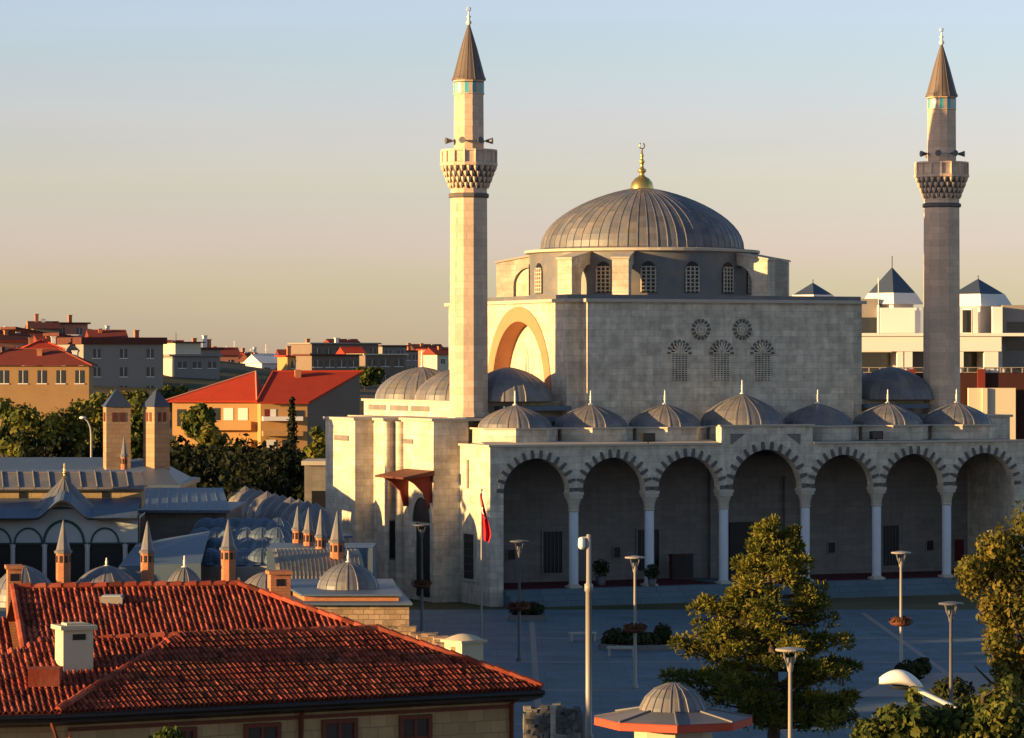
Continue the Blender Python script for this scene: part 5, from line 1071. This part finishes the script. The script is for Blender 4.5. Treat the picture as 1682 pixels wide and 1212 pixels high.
b = MB(); b.lathe([(0, -.05), (.2, -.03), (.24, .04)], 14, hx + .02, 0, hz - .08, 0, True); b.build('lens', M['glass'], h_)
# kiosk
Y = 120.0; k = Y / F; x = P(1106, 0, Y).x
o = empty('kiosk', 'round kiosk with a lead dome and wide flat brim edged in red at the bottom', 'kiosk', (x, Y, 0))
zr = zat(1196, Y); b = MB(); b.lathe([(1.35, 0), (1.35, zr + .1)], 8, 0, 0, 0, 0, False, 0); b.build('wall', M['plaster'], o)
b = MB(); r = 130 * k; b.lathe([(1.3, zr - .02), (r * .97, zr + .10), (r, zr + .12), (r, zr + .36), (r * .98, zr + .40)], 8, 0, 0, 0, 0, False, 0); b.build('brim_edge', M['fascia'], o)
b = MB(); b.lathe([(r * 1.0, zr + .39), (58 * k, zr + .66), (56 * k, zr + .70)], 8, 0, 0, 0, 0, False, 0, tv=.6)
for a in range(8): an = R(45 * a); b.tube([(r * math.cos(an), r * math.sin(an), zr + .41), (57 * k * math.cos(an), 57 * k * math.sin(an), zr + .68)], .04, 6)
b.build('brim', M['lead'], o)
b = MB(); hd = zat(1122, Y) - zr - .66; b.lathe([(56 * k, 0), (54 * k, .12 * hd), (45 * k, .5 * hd), (31 * k, .8 * hd), (15 * k, .95 * hd), (10 * k, hd), (0, hd + .02)], 20, 0, 0, zr + .66, 0, False, 0, 22, .035, .1, tv=.7); b.build('dome', M['lead'], o)
b = MB(); b.box(-.5, .5, -1.32, -1.26, 1.0, 2.0); b.build('window', M['glass'], o)
# planter and benches
Y = 183.0; k = Y / F; c = P(1048, 0, Y)
o = empty('planter_bed', 'dark oval planter bed of low shrubs on the plaza beside pale benches', 'planter', (c.x, Y, 0)); random.seed(21)
b = MB(); b.lathe([(2.0, 0), (2.0, .3), (1.85, .3), (1.85, .2), (0, .2)], 24, 0, 0); o2 = b.build('kerb', M['stone_dark'], o); o2.scale = (1.05, .6, 1)
b = MB(); leaves(b, (0, 0, .45), (2.0, 1.1, .45), 1600, .13); leaves(b, (1.3, 0, .8), (.5, .5, .6), 400, .12); leaves(b, (-1.2, .2, .6), (.7, .6, .5), 400, .12); b.build('shrubs', M['shrub'], o)
def bench(px, Y, label, rz=0):
    o = empty('bench', label, 'bench', (P(px, 0, Y).x, Y, 0), rz, 'pale benches round the planter bed')
    b = MB(); b.box(-.75, .75, -.25, .25, .4, .5); b.build('seat', M['trim'], o)
    for q in (-.68, .58): b = MB(); b.box(q, q + .1, -.22, .22, 0, .398); b.build('leg', M['trim'], o)
bench(1021, 178.5, 'pale bench in front of the planter bed shrubs', R(-6)); bench(957, 188, 'pale bench left of the planter bed, beside the camera mast', R(10)); bench(1124, 184, 'pale bench right of the planter bed, next to the pine', R(25))
# flowerpot shrubs by the steps, and portico furniture
def potted(px, Y, z, s, label):
    o = empty('potted_shrub', label, 'potted plant', (P(px, 0, Y).x, Y, z)); b = MB(); b.lathe([(.22 * s, 0), (.3 * s, .45 * s), (.26 * s, .45 * s), (0, .4 * s)], 14, 0, 0, 0, 0, True); b.build('pot', M['darksteel'], o)
    b = MB(); leaves(b, (0, 0, .85 * s), (.5 * s, .5 * s, .5 * s), 350, .1); b.build('foliage', M['shrub'], o)
def mosq(s, t, z=0): return (X0 + s * cT - t * sT, Y0 + s * sT + t * cT, z)
def potm(s, t, sc_, label):
    p = mosq(s, t, 1.04); o = empty('potted_shrub', label, 'potted plant', p); b = MB(); b.lathe([(.22 * sc_, 0), (.3 * sc_, .45 * sc_), (.26 * sc_, .45 * sc_), (0, .4 * sc_)], 14, 0, 0, 0, 0, True); b.build('pot', M['darksteel'], o)
    b = MB(); leaves(b, (0, 0, .85 * sc_), (.5 * sc_, .5 * sc_, .5 * sc_), 350, .1); b.build('foliage', M['shrub'], o)
potm(S_of(987, 2), 2, 1.2, 'dark potted shrub on the portico floor between the first two columns')
potm(S_of(1070, 0), -.1, 1.0, 'dark potted shrub at the foot of the second portico column')
p = mosq(S_of(1119, 4.5), 4.5, 1.04); o = empty('shoe_cabinet', 'plain dark upright cabinet standing under the third portico arch', 'cabinet', p, TH)
b = MB(); b.box(-.75, .75, -.25, .25, .06, 1.6); b.build('body', M['wood'], o); b = MB(); b.box(-.8, .8, -.3, .3, 1.6, 1.66); b.box(-.7, .7, -.2, .2, 0, .06); b.build('top', M['black'], o)
for q in (-.37, .37): b = MB(); b.box(q - .34, q + .34, -.27, -.252, .12, 1.55); b.build('door', M['black'], o)
Yp = 206; c = P(866, 0, 200); o = empty('hedge_block', 'dark clipped shrub in a low box before the left end of the steps', 'planter', (c.x, 203.0, 0)); b = MB(); b.box(-1.1, 1.1, -.5, .5, 0, .35); b.build('box', M['stone_dark'], o); b = MB(); random.seed(31); leaves(b, (0, 0, .65), (1.1, .55, .5), 900, .12); b.build('foliage', M['shrub'], o)
# low rubble stone fountain with a post right of the tiled house
Y = 138.0; k = Y / F; random.seed(41)
o = empty('stone_fountain', 'low grey rubble stone fountain with an upright post right of the tiled house', 'fountain', (P(908, 0, Y).x, Y, 0))
b = MB(); hz = zat(1158, Y)
b.prism([(-1.15, -.5), (1.2, -.5), (1.3, .6), (-1.2, .6)], 0, hz - .35)
for r_ in range(7):
    z = .12 + r_ * (hz - .1) / 7; n_ = 9 - (r_ > 4) * 2
    for q in range(n_):
        x = (-1.15 + 2.3 * (q + .5 * (r_ % 2)) / n_) * (1 - .05 * r_); w_, h_ = random.uniform(.1, .17), random.uniform(.09, .14); c = Vector((x + random.uniform(-.05, .05), -.55 + random.uniform(-.06, .06) + .04 * r_, z + random.uniform(-.03, .03)))
        vs = [c + Vector((sx_ * w_, sy_ * .15, sz_ * h_)) * random.uniform(.75, 1.15) for sx_ in (-1, 1) for sy_ in (-1, 1) for sz_ in (-1, 1)]
        b.add(vs, [(0, 1, 3, 2), (4, 6, 7, 5), (0, 4, 5, 1), (2, 3, 7, 6), (0, 2, 6, 4), (1, 5, 7, 3)], 0, random.random())
for q in range(26):
    c = Vector((random.uniform(-1.1, 1.1), random.uniform(-.45, .5), hz - .3 + random.uniform(-.1, .2))); w_ = random.uniform(.12, .24)
    vs = [c + Vector((sx_ * w_, sy_ * w_, sz_ * w_ * .7)) * random.uniform(.7, 1.15) for sx_ in (-1, 1) for sy_ in (-1, 1) for sz_ in (-1, 1)]
    b.add(vs, [(0, 1, 3, 2), (4, 6, 7, 5), (0, 4, 5, 1), (2, 3, 7, 6), (0, 2, 6, 4), (1, 5, 7, 3)], 0, random.random())
b.build('rubble_wall', M['greyrubble'], o)
b = MB(); b.box(-.1, .1, -.95, -.75, 0, hz - .05); b.box(-.14, .14, -.99, -.71, hz - .05, hz + .06); b.build('post', M['stone'], o)
b = MB(); b.lathe([(.5, 0), (.55, .5), (.45, .5), (.4, .35), (0, .35)], 14, .55, -1.0, 0, 0, True); b.build('basin', M['stone_dark'], o)
# ------------------------------------------------------------------ near trees
random.seed(52)
Y = 134.0; k = Y / F; px_t = 1270; hp = zat(852, Y)
o = empty('pine_tree', 'tall golden lit pine with a ragged conical crown standing on the plaza', 'tree', (P(px_t, 0, Y).x, Y, 0))
b = MB(); b.tube([(0, 0, -.2), (.05, 0, 2), (-.05, 0, 5), (-.25, 0, hp - .6)], [.28, .22, .14, .03], 10)
cb = MB()
# measured outline of the crown: (row, left column, right column)
outl = [(852, 1262, 1274), (875, 1228, 1302), (900, 1222, 1318), (930, 1200, 1336), (960, 1190, 1345), (990, 1160, 1352), (1015, 1140, 1385), (1045, 1150, 1372), (1065, 1125, 1395), (1090, 1105, 1415), (1110, 1090, 1420), (1135, 1120, 1425), (1160, 1180, 1440), (1185, 1215, 1400)]
def half(z):
    for (ya, la, ra), (yb, lb, rb) in zip(outl[:-1], outl[1:]):
        za, zb_ = zat(ya, Y), zat(yb, Y)
        if zb_ <= z <= za: u = (za - z) / (za - zb_); return ((px_t - (la + (lb - la) * u)) * k, ((ra + (rb - ra) * u) - px_t) * k)
    return (.2, .2)
z = zat(1180, Y); lev = 0
def clump(c, r, n):
    tb = random.uniform(.2, .8)
    for _ in range(n):
        d = Vector((random.gauss(0, 1), random.gauss(0, 1), random.gauss(.25, .8))).normalized(); q = Vector(c) + Vector((d.x * r, d.y * r, d.z * r * .8)) * random.random() ** .4
        for j in range(2):
            t_ = (d + Vector((random.uniform(-.6, .6), random.uniform(-.6, .6), random.uniform(-.2, .9)))).normalized(); s_ = t_.cross(Vector((random.uniform(-1, 1), random.uniform(-1, 1), .3))).normalized()
            l, w = random.uniform(.11, .2), random.uniform(.025, .048); cb.add([q - s_ * w, q + s_ * w, q + t_ * l + s_ * w * .4, q + t_ * l - s_ * w * .4], [(0, 1, 2, 3)], 0, min(1, max(0, tb + random.uniform(-.3, .3))))
while z < hp - .5:
    hl_, hr_ = half(z); nb = random.randint(5, 6); a0 = random.random() * 6
    for i in range(nb):
        a = a0 + 2 * math.pi * i / nb + random.uniform(-.3, .3); d = Vector((math.cos(a), math.sin(a), 0)); w = (hr_ if d.x > 0 else hl_); wy = (hl_ + hr_) / 2
        L = math.hypot(d.x * w, d.y * wy) * random.uniform(.6, 1.12); lift = L * random.uniform(-.02, .22)
        p0 = Vector((0, 0, z - L * .12)); p1 = p0 + d * L + Vector((0, 0, lift)); b.tube([p0, p0.lerp(p1, .5) + Vector((0, 0, -.04 * L)), p1], [.05 + .02 * L, .03 + .01 * L, .012], 5)
        m = max(1, int(L / .55))
        for j in range(m):
            u = (j + 1) / m
            if u * L < .75 and z < hp * .75: continue
            c = p0.lerp(p1, u) + Vector((random.uniform(-.2, .2), random.uniform(-.2, .2), random.uniform(-.03, .16))); clump(c, random.uniform(.30, .5) * (.8 + .2 * (1 - u)) + .04, 84)
            if u > .45 and random.random() < .6:
                sd = Vector((-d.y, d.x, 0)) * random.choice((-1, 1)); clump(c + sd * random.uniform(.3, .7) * (L * .35), random.uniform(.28, .46), 70)
    z += random.uniform(.46, .64); lev += 1
for q in range(7): clump((-.25 + random.uniform(-.25, .25), random.uniform(-.25, .25), hp - .15 - q * .12), .3, 60)
b.build('trunk', M['bark'], o); cb.build('crown', M['pine'], o)
# right hand tree
random.seed(61)
Y = 104.0; k = Y / F; base = P(1690, 0, Y); o = empty('broadleaf_tree', 'leafy autumn tinted tree cut by the right edge of the photo', 'tree', (base.x, Y, 0))
b = MB(); b.tube([(0, 0, -.2), (0, 0, 2.2), (.1, 0, 5), (0, 0, 8.5)], [.26, .2, .13, .04], 10)
for i in range(9): a = i * 2.4; z0 = 2.2 + i * .6; b.tube([(0, 0, z0), (math.cos(a) * .9, math.sin(a) * .9, z0 + .7), (math.cos(a) * 1.7, math.sin(a) * 1.7, z0 + 1.5)], [.09, .06, .02], 6)
b.build('trunk', M['bark'], o)
cb = MB(); T = lambda px, py: (P(px, py, Y).x - base.x, zat(py, Y))
for px, py, r_, n in ((1640, 905, 42, 520), (1612, 950, 38, 480), (1660, 950, 50, 520), (1700, 880, 60, 500), (1720, 950, 70, 500), (1630, 1000, 34, 400), (1665, 1010, 46, 480), (1640, 1045, 34, 380), (1672, 1070, 40, 420), (1652, 1095, 28, 260), (1700, 1040, 60, 500), (1600, 930, 26, 200), (1664, 1125, 24, 220), (1690, 1120, 40, 300)):
    x, z = T(px, py); r = r_ * k
    for _ in range(3):
        q = (x + random.uniform(-.4, .4) * r, random.uniform(-1.2, 1.0), z + random.uniform(-.35, .35) * r); tb = random.uniform(.2, .8)
        leaves(cb, q, (r * .85, r * .9, r * .8), int(n * .78), .08, tone=(max(0, tb - .35), min(1, tb + .35)), shell=.5, asp=.7)
cb.build('crown', M['autumn'], o)
# foreground tree tops at the lower right
def near_top(label, Y, spots, size, m, trunk_px, seed):
    random.seed(seed); k = Y / F; bx = P(trunk_px, 0, Y).x; o = empty('leafy_tree', label, 'tree', (bx, Y, 0)); b = MB(); ztop = zat(min(s[1] for s in spots), Y)
    b.tube([(0, 0, -.2), (0, 0, ztop * .5), (.1, 0, ztop * .85)], [.2, .14, .04], 10)
    cb = MB()
    for px, py, r_, n in spots:
        x, z, r = P(px, py, Y).x - bx, zat(py, Y), r_ * k; b.tube([(0, 0, ztop * .45), (x * .5, 0, z - r * 1.5), (x, 0, z)], [.07, .04, .015], 6)
        for _ in range(2): tb = random.uniform(.2, .8); leaves(cb, (x, random.uniform(-.5, .5), z + random.uniform(-.2, .2) * r), (r, r, r * .8), n, size, tone=(max(0, tb - .4), min(1, tb + .4)), shell=.5, asp=.65)
    b.build('trunk', M['bark'], o); cb.build('crown', m, o)
near_top('green leafy tree top along the bottom right below the street light', 62, [(1425, 1200, 28, 200), (1462, 1180, 30, 240), (1500, 1178, 32, 260), (1545, 1195, 42, 340), (1600, 1180, 36, 300), (1640, 1165, 42, 320), (1675, 1190, 46, 340), (1480, 1215, 50, 340), (1440, 1225, 40, 260), (1520, 1225, 60, 360), (1600, 1230, 60, 360), (1660, 1235, 60, 340), (1660, 1120, 16, 60), (1502, 1145, 14, 50)], .075, M['leaf'], 1570, 71)
near_top('small yellow green bush top below the eave of the tiled house', 74, [(278, 1208, 20, 160), (265, 1220, 20, 120), (292, 1222, 20, 120)], .07, M['leaf'], 280, 73)
# low dark shrubs by the paved patch
def bush(px, py, w, h, label, Y=None):
    Y = Y or F * EYE / (py - HY); c = P(px, 0, Y); o = empty('shrub', label, 'shrub', (c.x, Y, 0)); b = MB(); leaves(b, (0, 0, h * .5), (w / 2, w / 2, h * .55), int(420 * w), .12); b.build('foliage', M['shrub'], o); b = MB(); b.tube([(0, 0, 0), (.05, 0, h * .6)], [.06, .02], 6); b.build('stem', M['bark'], o)
random.seed(81)
bush(1495, 1120, 1.5, 1.0, 'dark shrub at the foot of the street lamp with the second basket from right'); bush(1565, 1155, 2.0, 1.1, 'dark shrub on the near side of the pink strip at right'); bush(1515, 1108, .9, .8, 'small dark round shrub on the left end of the pink strip')
